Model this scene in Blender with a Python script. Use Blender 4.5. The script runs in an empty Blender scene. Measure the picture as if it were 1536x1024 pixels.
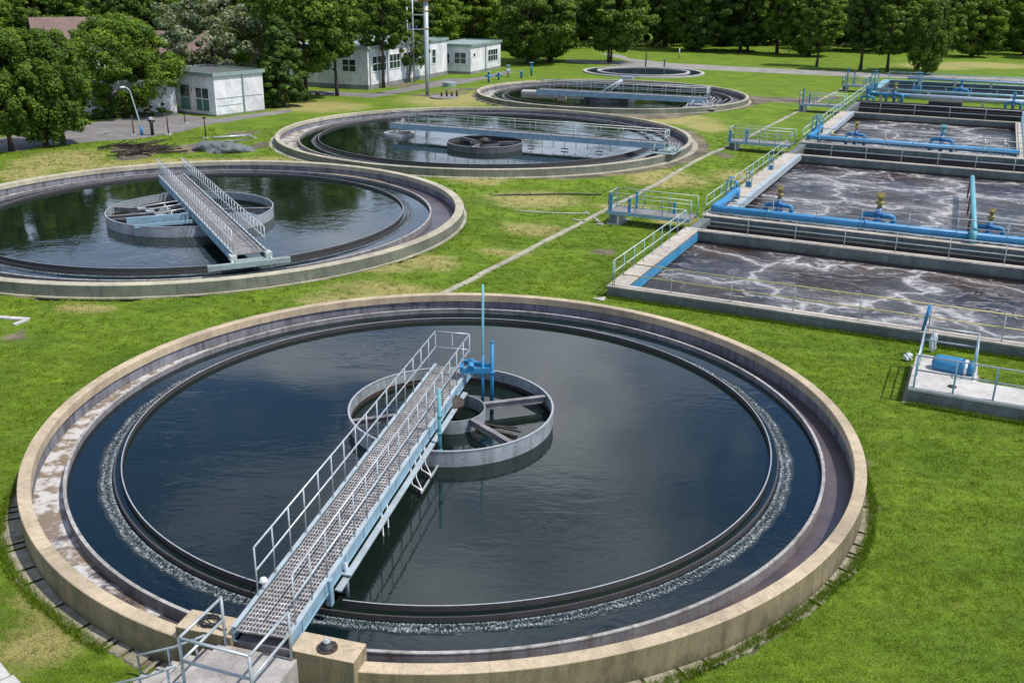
import bpy, bmesh, math, random
import numpy as np
from mathutils import Matrix, Vector
R=math.radians
random.seed(7); rng=np.random.default_rng(11)
C=bpy.context.scene.collection
TAU=math.tau

# ---------------------------------------------------------------- camera model
U=11.2; FPX=1461.5; PITCH=0.3558; ROLL=0.0123; CAMZ=1.0314*U+0.75
def at(px,py,z=0.0):
    """pixel of the photograph -> point on the horizontal plane at height z"""
    x=(px-768)/FPX; y=(py-512)/FPX
    c,s=math.cos(ROLL),math.sin(ROLL); x,y=c*x+s*y,-s*x+c*y
    d=(x, math.cos(PITCH)-y*math.sin(PITCH), -math.sin(PITCH)-y*math.cos(PITCH))
    t=(z-CAMZ)/d[2]
    return (d[0]*t,d[1]*t,z)
cam=bpy.data.cameras.new('camera'); co=bpy.data.objects.new('camera',cam); C.objects.link(co)
cam.sensor_width=36; cam.lens=36*FPX/1536; cam.clip_start=.1; cam.clip_end=3000
co.matrix_world=Matrix.Translation((0,0,CAMZ))@Matrix.Rotation(math.pi/2-PITCH,4,'X')@Matrix.Rotation(ROLL,4,'Z')
bpy.context.scene.camera=co

# ---------------------------------------------------------------- materials
def new_mat(name):
    m=bpy.data.materials.new(name); m.use_nodes=True
    nt=m.node_tree; return m,nt,nt.nodes['Principled BSDF']
def N(nt,t,**k):
    n=nt.nodes.new(t)
    for a,b in k.items():
        if a in n.inputs: n.inputs[a].default_value=b
        else: setattr(n,a,b)
    return n
def noise(nt,vec,scale,detail=4,rough=.55,dist=0):
    n=N(nt,'ShaderNodeTexNoise'); n.inputs['Scale'].default_value=scale; n.inputs['Detail'].default_value=detail
    n.inputs['Roughness'].default_value=rough; n.inputs['Distortion'].default_value=dist
    if vec is not None: nt.links.new(vec,n.inputs['Vector'])
    return n.outputs['Fac']
def ramp(nt,fac,stops):
    r=N(nt,'ShaderNodeValToRGB'); e=r.color_ramp.elements
    while len(e)<len(stops): e.new(.5)
    for i,(p,c) in enumerate(stops):
        e[i].position=p; e[i].color=(c,c,c,1) if not isinstance(c,(tuple,list)) else (*c,1)
    nt.links.new(fac,r.inputs['Fac']); return r.outputs['Color']
def mix(nt,f,a,b,mode='MIX'):
    m=N(nt,'ShaderNodeMix'); m.data_type='RGBA'; m.blend_type=mode
    for s,i in ((f,0),(a,6),(b,7)):
        if hasattr(s,'links') or hasattr(s,'is_linked'): nt.links.new(s,m.inputs[i])
        elif i==0: m.inputs[0].default_value=s
        else: m.inputs[i].default_value=(*s,1)
    return m.outputs[2]
def pos(nt,scale=None):
    g=N(nt,'ShaderNodeNewGeometry').outputs['Position']
    if scale is None: return g
    m=N(nt,'ShaderNodeMapping'); m.inputs['Scale'].default_value=scale; nt.links.new(g,m.inputs['Vector']); return m.outputs[0]
def bump(nt,b,h,strength,dist=.02):
    n=N(nt,'ShaderNodeBump'); n.inputs['Strength'].default_value=strength; n.inputs['Distance'].default_value=dist
    nt.links.new(h,n.inputs['Height']); nt.links.new(n.outputs[0],b.inputs['Normal'])
def concrete(name,a,b,dark=(.08,.075,.06),streak=.5,scale=1.5,rough=.85,bmp=.25,joints=0,algae=0):
    m,nt,p=new_mat(name); g=pos(nt)
    c=mix(nt,ramp(nt,noise(nt,g,scale,6,.65),[(.3,0),(.7,1)]),a,b)
    st=ramp(nt,noise(nt,pos(nt,(2.6,2.6,.35)),1.6,5,.7),[(.47,0),(.72,1)])
    k=N(nt,'ShaderNodeMath',operation='MULTIPLY'); nt.links.new(st,k.inputs[0]); k.inputs[1].default_value=streak
    c=mix(nt,k.outputs[0],c,dark)
    fine=ramp(nt,noise(nt,g,22,4,.7),[(.25,.72),(.7,1.12)])
    c=mix(nt,1.0,c,fine,'MULTIPLY')
    if joints:
        sx=N(nt,'ShaderNodeSeparateXYZ'); nt.links.new(N(nt,'ShaderNodeTexCoord').outputs['Object'],sx.inputs[0])
        at2=N(nt,'ShaderNodeMath',operation='ARCTAN2'); nt.links.new(sx.outputs[1],at2.inputs[0]); nt.links.new(sx.outputs[0],at2.inputs[1])
        mu=N(nt,'ShaderNodeMath',operation='MULTIPLY'); nt.links.new(at2.outputs[0],mu.inputs[0]); mu.inputs[1].default_value=joints/TAU
        fr=N(nt,'ShaderNodeMath',operation='FRACT'); nt.links.new(mu.outputs[0],fr.inputs[0]); fl=N(nt,'ShaderNodeMath',operation='FLOOR'); nt.links.new(mu.outputs[0],fl.inputs[0])
        wn=N(nt,'ShaderNodeTexWhiteNoise'); wn.noise_dimensions='1D'; nt.links.new(fl.outputs[0],wn.inputs['W'])
        c=mix(nt,1.0,c,ramp(nt,wn.outputs['Value'],[(0,.93),(1,1.05)]),'MULTIPLY')
        c=mix(nt,ramp(nt,fr.outputs[0],[(0,.5),(.006,.4),(.010,0)]),c,dark)
        cr=N(nt,'ShaderNodeTexVoronoi'); cr.feature='DISTANCE_TO_EDGE'; cr.inputs['Scale'].default_value=.8; dn=N(nt,'ShaderNodeTexNoise'); dn.inputs['Scale'].default_value=2.5; nt.links.new(g,dn.inputs['Vector'])
        va=N(nt,'ShaderNodeVectorMath',operation='MULTIPLY_ADD'); nt.links.new(dn.outputs['Color'],va.inputs[0]); va.inputs[1].default_value=(.5,.5,.5); nt.links.new(g,va.inputs[2]); nt.links.new(va.outputs[0],cr.inputs['Vector'])
        ck=mix(nt,1.0,ramp(nt,cr.outputs['Distance'],[(0,.7),(.008,0)]),ramp(nt,noise(nt,g,.5,3),[(.5,0),(.6,1)]),'MULTIPLY'); c=mix(nt,ck,c,dark)
    if algae:
        sz=N(nt,'ShaderNodeSeparateXYZ'); nt.links.new(g,sz.inputs[0]); m1=N(nt,'ShaderNodeMath',operation='MULTIPLY_ADD'); nt.links.new(noise(nt,pos(nt,(1,1,.4)),1.8,6,.75),m1.inputs[0]); m1.inputs[1].default_value=1.3
        m2=N(nt,'ShaderNodeMath',operation='MULTIPLY_ADD'); nt.links.new(sz.outputs[2],m2.inputs[0]); m2.inputs[1].default_value=-1.1; m2.inputs[2].default_value=-.15; nt.links.new(m2.outputs[0],m1.inputs[2])
        c=mix(nt,ramp(nt,m1.outputs[0],[(.18,0),(.55,algae)]),c,(.05,.06,.025))
    bl=ramp(nt,noise(nt,g,.45,6,.75,.6),[(.38,.74),(.62,1.12)]); c=mix(nt,1.0,c,bl,'MULTIPLY')
    nt.links.new(c,p.inputs['Base Color']); p.inputs['Roughness'].default_value=rough
    bump(nt,p,noise(nt,g,30,5,.7),bmp,.02); return m
def paint(name,col,rough=.5,metal=0.0,wear=(.12,.09,.07),wearamt=.35,scale=3):
    m,nt,p=new_mat(name); g=pos(nt)
    v=ramp(nt,noise(nt,g,scale,4,.6),[(.3,.78),(.7,1.12)])
    c=mix(nt,1.0,col,v,'MULTIPLY')
    w=ramp(nt,noise(nt,g,scale*4.3,5,.75),[(.56,0),(.72,wearamt)])
    c=mix(nt,w,c,wear)
    nt.links.new(c,p.inputs['Base Color']); p.inputs['Roughness'].default_value=rough; p.inputs['Metallic'].default_value=metal
    bump(nt,p,noise(nt,g,40,3),.12,.005); return m
def water(name,base,base2,wave=.12,scale=1.2,rough=.04,spec=.5,stretch=(1,1,1),rr=None):
    m,nt,p=new_mat(name); g=pos(nt,stretch)
    c=mix(nt,ramp(nt,noise(nt,g,.22,4,.6,1),[(.35,0),(.65,1)]),base,base2)
    nt.links.new(c,p.inputs['Base Color']); p.inputs['Roughness'].default_value=rough; p.inputs['IOR'].default_value=1.50; p.inputs['Specular Tint'].default_value=(.9,.97,1.05,1)
    a=noise(nt,g,scale,3,.5,.4); b=noise(nt,g,scale*4,2,.5,.2)
    patch=ramp(nt,noise(nt,pos(nt),.16,2,.5),[(.4,.12),(.62,1)])
    s=N(nt,'ShaderNodeMath',operation='MULTIPLY_ADD'); nt.links.new(b,s.inputs[0]); s.inputs[1].default_value=.3; nt.links.new(a,s.inputs[2])
    s2=N(nt,'ShaderNodeMath',operation='MULTIPLY'); nt.links.new(s.outputs[0],s2.inputs[0]); nt.links.new(patch,s2.inputs[1])
    bump(nt,p,s2.outputs[0],wave,.05); return m

M={}
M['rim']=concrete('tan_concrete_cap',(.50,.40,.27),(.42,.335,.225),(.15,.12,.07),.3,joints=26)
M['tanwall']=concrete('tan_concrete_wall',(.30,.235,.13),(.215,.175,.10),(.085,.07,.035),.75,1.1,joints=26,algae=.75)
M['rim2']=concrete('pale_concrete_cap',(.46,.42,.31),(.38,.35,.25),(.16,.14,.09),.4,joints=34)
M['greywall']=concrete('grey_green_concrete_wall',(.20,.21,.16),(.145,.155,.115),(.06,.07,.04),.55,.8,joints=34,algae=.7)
M['edgestone']=concrete('worn_wall_edge',(.42,.40,.38),(.30,.28,.26),(.09,.08,.05),.9,3)
M['innerwall']=concrete('lilac_grey_concrete',(.24,.24,.27),(.15,.15,.175),(.035,.033,.035),.9,1.3)
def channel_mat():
    m,nt,p=new_mat('stained_sunlit_channel_floor'); g=pos(nt); sx=N(nt,'ShaderNodeSeparateXYZ'); nt.links.new(N(nt,'ShaderNodeTexCoord').outputs['Object'],sx.inputs[0])
    a=N(nt,'ShaderNodeMath',operation='MULTIPLY_ADD'); nt.links.new(sx.outputs[0],a.inputs[0]); a.inputs[1].default_value=-.05; a.inputs[2].default_value=-.32  # pales towards the left: painted sunlit side together with dry sediment
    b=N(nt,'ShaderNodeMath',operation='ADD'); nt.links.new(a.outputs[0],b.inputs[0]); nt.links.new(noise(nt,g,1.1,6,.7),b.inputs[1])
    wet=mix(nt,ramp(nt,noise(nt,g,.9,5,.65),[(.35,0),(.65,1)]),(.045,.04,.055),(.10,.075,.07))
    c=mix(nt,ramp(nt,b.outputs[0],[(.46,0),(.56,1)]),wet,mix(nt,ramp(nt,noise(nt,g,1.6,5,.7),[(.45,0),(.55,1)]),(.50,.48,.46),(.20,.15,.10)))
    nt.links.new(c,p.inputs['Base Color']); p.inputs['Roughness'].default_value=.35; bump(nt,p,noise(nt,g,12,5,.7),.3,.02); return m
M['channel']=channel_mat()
M['launder']=concrete('launder_wall_concrete',(.27,.26,.27),(.17,.16,.17),(.10,.07,.05),.7,2.5)
M['slab']=concrete('light_slab',(.50,.48,.45),(.40,.385,.36),(.2,.17,.13),.3)
M['slabdark']=concrete('worn_landing_concrete',(.42,.39,.36),(.31,.29,.27),(.14,.12,.10),.55,2.2,bmp=.5)
M['pathc']=concrete('path_slab',(.40,.37,.29),(.30,.29,.2),(.12,.12,.05),.6,1.0)
M['apron']=concrete('apron_slab',(.33,.30,.22),(.24,.215,.15),(.10,.10,.04),.8,1.4)
M['basin']=concrete('basin_wall_concrete',(.165,.195,.195),(.115,.14,.14),(.05,.06,.05),.5,1.0,algae=.6)
M['basintop']=concrete('basin_cap_concrete',(.48,.44,.37),(.40,.36,.31),(.25,.16,.08),.6,2.0)
M['darkwall']=concrete('dark_wet_shade_wall',(.045,.04,.038),(.03,.027,.027),(.01,.01,.01),.6)  # wet bands, and shade painted into the channel wall and step bodies
M['plaster']=concrete('white_plaster',(.74,.74,.73),(.64,.65,.66),(.3,.29,.28),.25,.4,.8,.1)
M['plinth']=concrete('grey_plinth',(.27,.26,.25),(.2,.2,.19),(.1,.09,.08),.4)
M['galv']=paint('galvanised_steel',(.42,.46,.48),.45,.35,(.16,.12,.09),.3)
M['beam']=paint('pale_blue_painted_steel',(.23,.36,.44),.5,.1,(.14,.10,.08),.45)
M['beamtop']=paint('pale_steel_flange',(.40,.46,.49),.45,.25,(.16,.12,.09),.35)
M['railblue']=paint('pale_blue_rail_paint',(.22,.42,.48),.5,.1,(.4,.4,.36),.35)
M['railgrey']=paint('weathered_rail_paint',(.46,.50,.47),.5,.2,(.25,.22,.12),.4)
M['railyellow']=paint('faded_yellow_rail_paint',(.50,.44,.16),.55,.1,(.3,.3,.26),.45)
M['blue']=paint('bright_blue_paint',(.02,.185,.38),.5,0,(.20,.22,.22),.55,2)
M['bluepatch']=paint('peeling_blue_paint',(.03,.22,.40),.6,0,(.42,.42,.40),1.0,1.2)
M['darkblue']=paint('deep_blue_paint',(.012,.10,.28),.45,0,(.05,.05,.05),.4)
M['teal']=paint('teal_paint',(.10,.33,.38),.5,0,(.2,.2,.18),.35)
M['brass']=paint('yellow_brass_paint',(.30,.24,.06),.45,.2,(.1,.08,.04),.5)
M['wellout']=concrete('grey_feed_well_steel',(.33,.36,.38),(.26,.29,.31),(.10,.085,.07),.6,1.2,.5,.1)
M['darkwell']=concrete('dark_grey_feed_well_steel',(.13,.14,.15),(.08,.085,.09),(.04,.035,.03),.6,1.2,.5,.1)
M['rust']=paint('rusty_dark_steel',(.055,.04,.032),.7,.1,(.12,.07,.04),.6,5)
M['baffle']=paint('dark_scum_baffle',(.06,.055,.055),.55,.1,(.10,.06,.04),.5,6)
M['lip']=paint('worn_bright_lip',(.42,.43,.44),.4,.3,(.2,.17,.14),.4,6)
M['black']=paint('black_rubber',(.02,.02,.022),.6,0,(.06,.055,.05),.4,8)
M['whitep']=paint('white_paint',(.72,.72,.70),.5,0,(.4,.38,.34),.2)
M['orange']=paint('orange_band_paint',(.5,.18,.04),.5,0,(.3,.3,.3),.2)
M['bag']=paint('crumpled_white_plastic',(.68,.72,.76),.35,0,(.5,.55,.6),.2,5)
M['tarp']=paint('grey_tarpaulin',(.13,.14,.145),.6,0,(.1,.1,.1),.4,2)
M['pipegrey']=paint('grey_pipe',(.35,.40,.46),.5,.1,(.15,.15,.15),.3)
M['roofdark']=paint('dark_roof_felt',(.09,.10,.09),.9,0,(.2,.2,.16),.3,1)
M['roofred']=paint('faded_red_roof_tile',(.17,.115,.10),.9,0,(.15,.1,.09),.4,1)
M['edge']=paint('grey_green_metal_edge',(.26,.33,.31),.5,.1,(.15,.14,.12),.3)
M['doorgreen']=paint('green_door_panel',(.05,.14,.12),.6,0,(.03,.05,.05),.3)
M['bark']=concrete('bark',(.09,.07,.05),(.05,.04,.03),(.02,.015,.01),.5,4,.95,.8)
m,nt,p=new_mat('window_glass'); p.inputs['Base Color'].default_value=(.012,.03,.03,1); p.inputs['Roughness'].default_value=.08; M['glass']=m

def grating():
    m,nt,p=new_mat('steel_grating'); tc=N(nt,'ShaderNodeTexCoord').outputs['Object']
    g=N(nt,'ShaderNodeSeparateXYZ'); nt.links.new(tc,g.inputs[0])
    def bars(o,period,w):
        a=N(nt,'ShaderNodeMath',operation='MULTIPLY'); nt.links.new(o,a.inputs[0]); a.inputs[1].default_value=1/period
        b=N(nt,'ShaderNodeMath',operation='FRACT'); nt.links.new(a.outputs[0],b.inputs[0])
        c=N(nt,'ShaderNodeMath',operation='LESS_THAN'); nt.links.new(b.outputs[0],c.inputs[0]); c.inputs[1].default_value=w; return c.outputs[0]
    x=bars(g.outputs[0],.13,.34); y=bars(g.outputs[1],.065,.36)
    mx=N(nt,'ShaderNodeMath',operation='MAXIMUM'); nt.links.new(x,mx.inputs[0]); nt.links.new(y,mx.inputs[1])
    col=mix(nt,ramp(nt,noise(nt,tc,1.3,5,.7,.5),[(.3,0),(.7,1)]),(.50,.48,.46),(.27,.25,.23))
    nz=mix(nt,1.0,ramp(nt,noise(nt,tc,24,4,.8),[(.3,.35),(.7,1.45)]),ramp(nt,noise(nt,tc,6,4,.75),[(.35,.6),(.65,1.2)]),'MULTIPLY')
    col=mix(nt,1.0,col,nz,'MULTIPLY')
    c=mix(nt,mx.outputs[0],(.035,.032,.035),col); nt.links.new(c,p.inputs['Base Color'])
    p.inputs['Roughness'].default_value=.6; p.inputs['Metallic'].default_value=.2
    bump(nt,p,mx.outputs[0],.5,.02); return m
M['grating']=grating()

def aeration():
    m,nt,p=new_mat('aerated_sludge_water'); g=N(nt,'ShaderNodeTexCoord').outputs['Object']; wg=pos(nt)
    def warp(scale,amt,vec):
        dn=N(nt,'ShaderNodeTexNoise'); dn.inputs['Scale'].default_value=scale; dn.inputs['Detail'].default_value=5; nt.links.new(wg,dn.inputs['Vector'])
        c=N(nt,'ShaderNodeVectorMath',operation='SUBTRACT'); nt.links.new(dn.outputs['Color'],c.inputs[0]); c.inputs[1].default_value=(.5,.5,.5)
        v=N(nt,'ShaderNodeVectorMath',operation='MULTIPLY_ADD'); nt.links.new(c.outputs[0],v.inputs[0]); v.inputs[1].default_value=(amt,amt,0); nt.links.new(vec,v.inputs[2]); return v.outputs[0]
    w1=warp(.35,5.0,g); w2=warp(1.1,1.6,w1)
    vo=N(nt,'ShaderNodeTexVoronoi'); vo.feature='DISTANCE_TO_EDGE'; vo.voronoi_dimensions='2D'; vo.inputs['Scale'].default_value=.17; vo.inputs['Randomness'].default_value=.75
    nt.links.new(w2,vo.inputs['Vector'])
    vein=ramp(nt,vo.outputs['Distance'],[(0,.95),(.016,.6),(.05,.2),(.2,.06),(.35,0)])
    w3=warp(.8,2.2,w1); mq=N(nt,'ShaderNodeMapping'); mq.inputs['Scale'].default_value=(.6,1.25,1); nt.links.new(w3,mq.inputs['Vector'])
    vo2=N(nt,'ShaderNodeTexVoronoi'); vo2.feature='DISTANCE_TO_EDGE'; vo2.voronoi_dimensions='2D'; vo2.inputs['Scale'].default_value=.42; nt.links.new(mq.outputs[0],vo2.inputs['Vector'])
    vein2=ramp(nt,vo2.outputs['Distance'],[(0,.75),(.02,.35),(.06,0)]); gate=ramp(nt,noise(nt,wg,.33,3,.6),[(.42,0),(.6,1)]); vein=mix(nt,1.0,vein,mix(nt,1.0,vein2,gate,'MULTIPLY'),'SCREEN')
    mp=N(nt,'ShaderNodeMapping'); mp.inputs['Scale'].default_value=(.42,1.5,1); nt.links.new(w1,mp.inputs['Vector'])
    wisp=ramp(nt,noise(nt,mp.outputs[0],1.0,10,.72,1.2),[(.52,0),(.58,.40),(.68,.85)])
    fine=ramp(nt,noise(nt,wg,3.4,7,.75,.8),[(.38,.1),(.58,1)])
    region=ramp(nt,noise(nt,wg,.16,3,.5),[(.36,.15),(.62,1)])
    a=mix(nt,1.0,wisp,region,'MULTIPLY'); a=mix(nt,1.0,a,vein,'SCREEN'); a=mix(nt,.55,a,fine,'MULTIPLY')
    sp=ramp(nt,noise(nt,wg,13,4,.8),[(.60,0),(.70,.35)]); a=mix(nt,1.0,a,sp,'SCREEN')
    base=mix(nt,ramp(nt,noise(nt,wg,.2,4,.6),[(.42,0),(.58,1)]),(.030,.017,.010),(.018,.020,.030))
    c=mix(nt,a,base,(.52,.50,.49)); nt.links.new(c,p.inputs['Base Color'])
    rr=ramp(nt,a,[(0,.10),(.6,.6)]); nt.links.new(rr,p.inputs['Roughness']); p.inputs['IOR'].default_value=1.45
    n1=noise(nt,wg,3.0,7,.7,.6); h=mix(nt,.4,n1,a,'ADD')
    bump(nt,p,h,.8,.10); return m
M['aer']=aeration()
M['water']=water('still_dark_water',(.004,.009,.007),(.007,.013,.009),.20,1.5,stretch=(.6,1.5,1))
M['launderwater']=water('launder_water',(.003,.009,.011),(.005,.012,.013),.22,2.5)
M['water2']=water('rippled_dark_water',(.004,.009,.006),(.007,.013,.008),.35,1.3,.05)
M['farwater']=water('blue_far_water',(.02,.035,.06),(.03,.04,.06),.25,1.2,.08)
M['weedwater']=water('dark_green_shaded_water',(.008,.012,.004),(.012,.014,.006),.1,2)

def splash():
    m,nt,p=new_mat('weir_splash')
    def attr(nm): a=N(nt,'ShaderNodeAttribute'); a.attribute_name=nm; return a.outputs['Fac']
    cb=N(nt,'ShaderNodeCombineXYZ'); nt.links.new(attr('along'),cb.inputs[0]); nt.links.new(attr('across'),cb.inputs[1]); v=cb.outputs[0]
    def sc(x,y): mp=N(nt,'ShaderNodeMapping'); mp.inputs['Scale'].default_value=(x,y,1); nt.links.new(v,mp.inputs['Vector']); return mp.outputs[0]
    prof=ramp(nt,attr('across'),[(0,.3),(.10,.62),(.35,.42),(.68,.55),(.82,.40),(1,0)])
    n1=noise(nt,sc(26,5),1,5,.75,.5); n2=noise(nt,sc(1.1,.6),1,4,.65)
    a1=N(nt,'ShaderNodeMath',operation='MULTIPLY_ADD'); nt.links.new(prof,a1.inputs[0]); a1.inputs[1].default_value=.55; nt.links.new(n1,a1.inputs[2])
    a2=N(nt,'ShaderNodeMath',operation='MULTIPLY_ADD'); nt.links.new(n2,a2.inputs[0]); a2.inputs[1].default_value=.16; nt.links.new(a1.outputs[0],a2.inputs[2])
    a=ramp(nt,a2.outputs[0],[(.83,0),(.93,.35),(1.08,1)])
    c=mix(nt,a,(.006,.014,.016),(.46,.51,.53)); nt.links.new(c,p.inputs['Base Color'])
    p.inputs['Roughness'].default_value=.15; p.inputs['IOR'].default_value=1.45
    h=mix(nt,1.0,n1,prof,'MULTIPLY'); bump(nt,p,h,.9,.06); return m
M['splash']=splash()

# ---------------------------------------------------------------- mesh builder
class MB:
    def __init__(s): s.v=[]; s.f=[]; s.sm=[]; s.mi=[]
    def add(s,vs,fs,smooth=False,mi=0):
        o=len(s.v); s.v+=[tuple(v) for v in vs]; s.f+=[tuple(o+i for i in f) for f in fs]; s.sm+=[smooth]*len(fs); s.mi+=[mi]*len(fs); return s
    def box(s,x0,x1,y0,y1,z0,z1,mi=0,b=0.0):
        if b>0:
            bm=bmesh.new(); bmesh.ops.create_cube(bm,size=1)
            for v in bm.verts: v.co=Vector(((x0+x1)/2+v.co.x*(x1-x0),(y0+y1)/2+v.co.y*(y1-y0),(z0+z1)/2+v.co.z*(z1-z0)))
            bmesh.ops.bevel(bm,geom=bm.edges[:],offset=b,segments=2,affect='EDGES',profile=.6)
            bm.verts.index_update(); s.add([v.co[:] for v in bm.verts],[[v.index for v in f.verts] for f in bm.faces],False,mi); bm.free(); return s
        vs=[(x,y,z) for z in (z0,z1) for y in (y0,y1) for x in (x0,x1)]
        return s.add(vs,[(0,2,3,1),(4,5,7,6),(0,1,5,4),(2,6,7,3),(0,4,6,2),(1,3,7,5)],False,mi)
    def bar(s,p,q,w,h,mi=0,up=(0,0,1)):
        p,q=Vector(p),Vector(q); d=(q-p).normalized(); a=d.cross(Vector(up)); 
        if a.length<1e-4: a=d.cross(Vector((1,0,0)))
        a.normalize(); b=a.cross(d).normalized(); vs=[]
        for e in (p,q):
            for i,j in ((-1,-1),(1,-1),(1,1),(-1,1)): vs.append(e+a*i*w/2+b*j*h/2)
        return s.add(vs,[(3,2,1,0),(4,5,6,7),(0,1,5,4),(1,2,6,5),(2,3,7,6),(3,0,4,7)],False,mi)
    def tube(s,pts,r,n=8,mi=0,caps=True):
        pts=[Vector(p) for p in pts]; rs=r if isinstance(r,(list,tuple)) else [r]*len(pts); vs=[];fs=[]; ref=None
        for i,p in enumerate(pts):
            d=(pts[min(i+1,len(pts)-1)]-pts[max(i-1,0)]).normalized()
            if ref is None: ref=Vector((0,0,1)) if abs(d.z)<.9 else Vector((1,0,0))
            a=d.cross(ref)
            if a.length<1e-3: a=d.cross(Vector((0,1,0)))
            a.normalize(); b=a.cross(d).normalized(); ref=b
            for k in range(n): vs.append(p+(a*math.cos(TAU*k/n)+b*math.sin(TAU*k/n))*rs[i])
        for i in range(len(pts)-1):
            for k in range(n): fs.append((i*n+k,i*n+(k+1)%n,(i+1)*n+(k+1)%n,(i+1)*n+k))
        s.add(vs,fs,True,mi)
        if caps:
            o=len(s.v)-len(vs)
            s.f.append(tuple(o+k for k in range(n))[::-1]); s.f.append(tuple(o+(len(pts)-1)*n+k for k in range(n))); s.sm+=[False]*2; s.mi+=[mi]*2
        return s
    def lathe(s,prof,n=32,c=(0,0,0),a0=0,a1=TAU,mi=0,smooth=True,closed=False):
        """prof: (r,z) list; revolved; each profile segment gets own verts for crisp edges"""
        full=abs(a1-a0-TAU)<1e-6; k=n if full else n+1
        seg=list(zip(prof,prof[1:]))+([(prof[-1],prof[0])] if closed else [])
        for (r0,z0),(r1,z1) in seg:
            vs=[]
            for i in range(k):
                t=a0+(a1-a0)*i/n; cx,sx=math.cos(t),math.sin(t)
                vs+= [(c[0]+r0*cx,c[1]+r0*sx,c[2]+z0),(c[0]+r1*cx,c[1]+r1*sx,c[2]+z1)]
            fs=[(2*i,2*((i+1)%k),2*((i+1)%k)+1,2*i+1) for i in range(n)]
            s.add(vs,fs,smooth,mi)
        return s
    def build(s,name,mat,parent=None,loc=(0,0,0),rotz=0,kind=None):
        me=bpy.data.meshes.new(name); me.from_pydata(s.v,[],s.f)
        for q in (mat if isinstance(mat,(list,tuple)) else [mat]): me.materials.append(M[q] if isinstance(q,str) else q)
        me.polygons.foreach_set('use_smooth',s.sm); me.polygons.foreach_set('material_index',s.mi); me.update()
        o=bpy.data.objects.new(name,me); C.objects.link(o); o.location=loc; o.rotation_euler=(0,0,rotz)
        if parent: o.parent=parent
        if kind: o['kind']=kind
        return o
def tag(o,label,cat,group=None):
    o['label']=label; o['category']=cat
    if group: o['group']=group
    return o
def thing(name,label,cat,loc=(0,0,0),rotz=0,group=None):
    o=bpy.data.objects.new(name,None); C.objects.link(o); o.empty_display_size=.2
    o.location=loc; o.rotation_euler=(0,0,rotz); return tag(o,label,cat,group)
def dup(root,loc,rotz,label,scale=None):
    r=root.copy(); C.objects.link(r); r.location=loc; r.rotation_euler=(0,0,rotz); r['label']=label
    if scale: r.scale=scale
    for ch in root.children:
        c=ch.copy(); C.objects.link(c); c.parent=r
        for g in ch.children:
            d=g.copy(); C.objects.link(d); d.parent=c
    return r

# ---------------------------------------------------------------- layout
T=[((-1.672,25.333),11.2),((-16.887,51.09),14.22),((-2.386,79.41),16.5),((10.625,110.42),14.85)]
BO=(3.91,38.53); BR=R(-25.4); cu,su=math.cos(BR),math.sin(BR)
def BL(u,v,z=0): return (BO[0]+u*cu-v*su, BO[1]+u*su+v*cu, z)
def LB(x,y): dx,dy=x-BO[0],y-BO[1]; return dx*cu+dy*su, -dx*su+dy*cu
BU,BV=30.0,104.5

# ---------------------------------------------------------------- ground
def axis(segs):
    a=[segs[0][0]]
    for x0,x1,st in segs: a+=list(np.linspace(x0,x1,max(1,round((x1-x0)/st))+1)[1:])
    return np.array(a)
xs=axis([(-1500,-300,200),(-300,-110,12),(-110,-45,2),(-45,45,.6),(45,110,2),(110,300,12),(300,1500,200)])
ys=axis([(-200,0,20),(0,10,2),(10,100,.6),(100,180,1.3),(180,300,8),(300,2500,200)])
X,Y=np.meshgrid(xs,ys); nx,ny=len(xs),len(ys)
def poly_mask(X,Y,P):
    ins=np.zeros(X.shape,bool); n=len(P)
    for i in range(n):
        x0,y0=P[i][:2]; x1,y1=P[(i+1)%n][:2]
        c=((y0>Y)!=(y1>Y)); xi=(x1-x0)*(Y-y0)/((y1-y0) if y1!=y0 else 1e-9)+x0
        ins^=c&(X<xi)
    return ins
def dist_seg(X,Y,a,b):
    ax,ay=a[:2]; bx,by=b[:2]; L=(bx-ax)**2+(by-ay)**2
    t=np.clip(((X-ax)*(bx-ax)+(Y-ay)*(by-ay))/L,0,1); return np.hypot(X-ax-t*(bx-ax),Y-ay-t*(by-ay))
def dist_line(X,Y,pts): return np.min([dist_seg(X,Y,a,b) for a,b in zip(pts,pts[1:])],axis=0)
# bare-earth / dry-grass weights from where things stand; far-right meadow blobs paint a sunlit strip
def blob(px,py,rx,ry):
    c=at(px,py); e1=at(px+rx,py); e2=at(px,py-ry); a=abs(e1[0]-c[0]); b=abs(e2[1]-c[1])
    return lambda X,Y: np.exp(-(((X-c[0])/a)**2+((Y-c[1])/b)**2)**2)
dirt_blobs=[blob(*q) for q in ((205,232,32,10),(190,222,26,7),(290,222,36,9),(395,222,26,7),(365,200,40,4),(1165,150,75,5),(1128,152,30,6),(660,143,60,4),(700,135,50,4),(20,505,30,12),(1030,205,30,12),(1085,235,22,5),(905,378,30,7),(585,262,30,5),(470,140,60,5),(600,128,70,5))]
dry_sunlit_blobs=[blob(*q) for q in ((580,440,110,16),(560,410,70,10),(90,240,80,18),(40,260,60,14),(160,250,80,10),(800,300,90,16),(480,160,90,10),(690,150,110,12),(1000,270,80,14),(800,345,60,12),(720,275,60,8),(1020,330,50,10),(1060,190,40,10),(130,470,60,10),(960,230,40,20),(1480,98,80,6),(1400,100,60,6),(300,245,200,10),(620,470,150,8),(1120,265,60,12),(640,400,60,14),(500,455,70,8),(760,380,50,8),(930,310,60,6),(100,870,90,60),(60,960,80,60),(980,180,120,8))]
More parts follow.
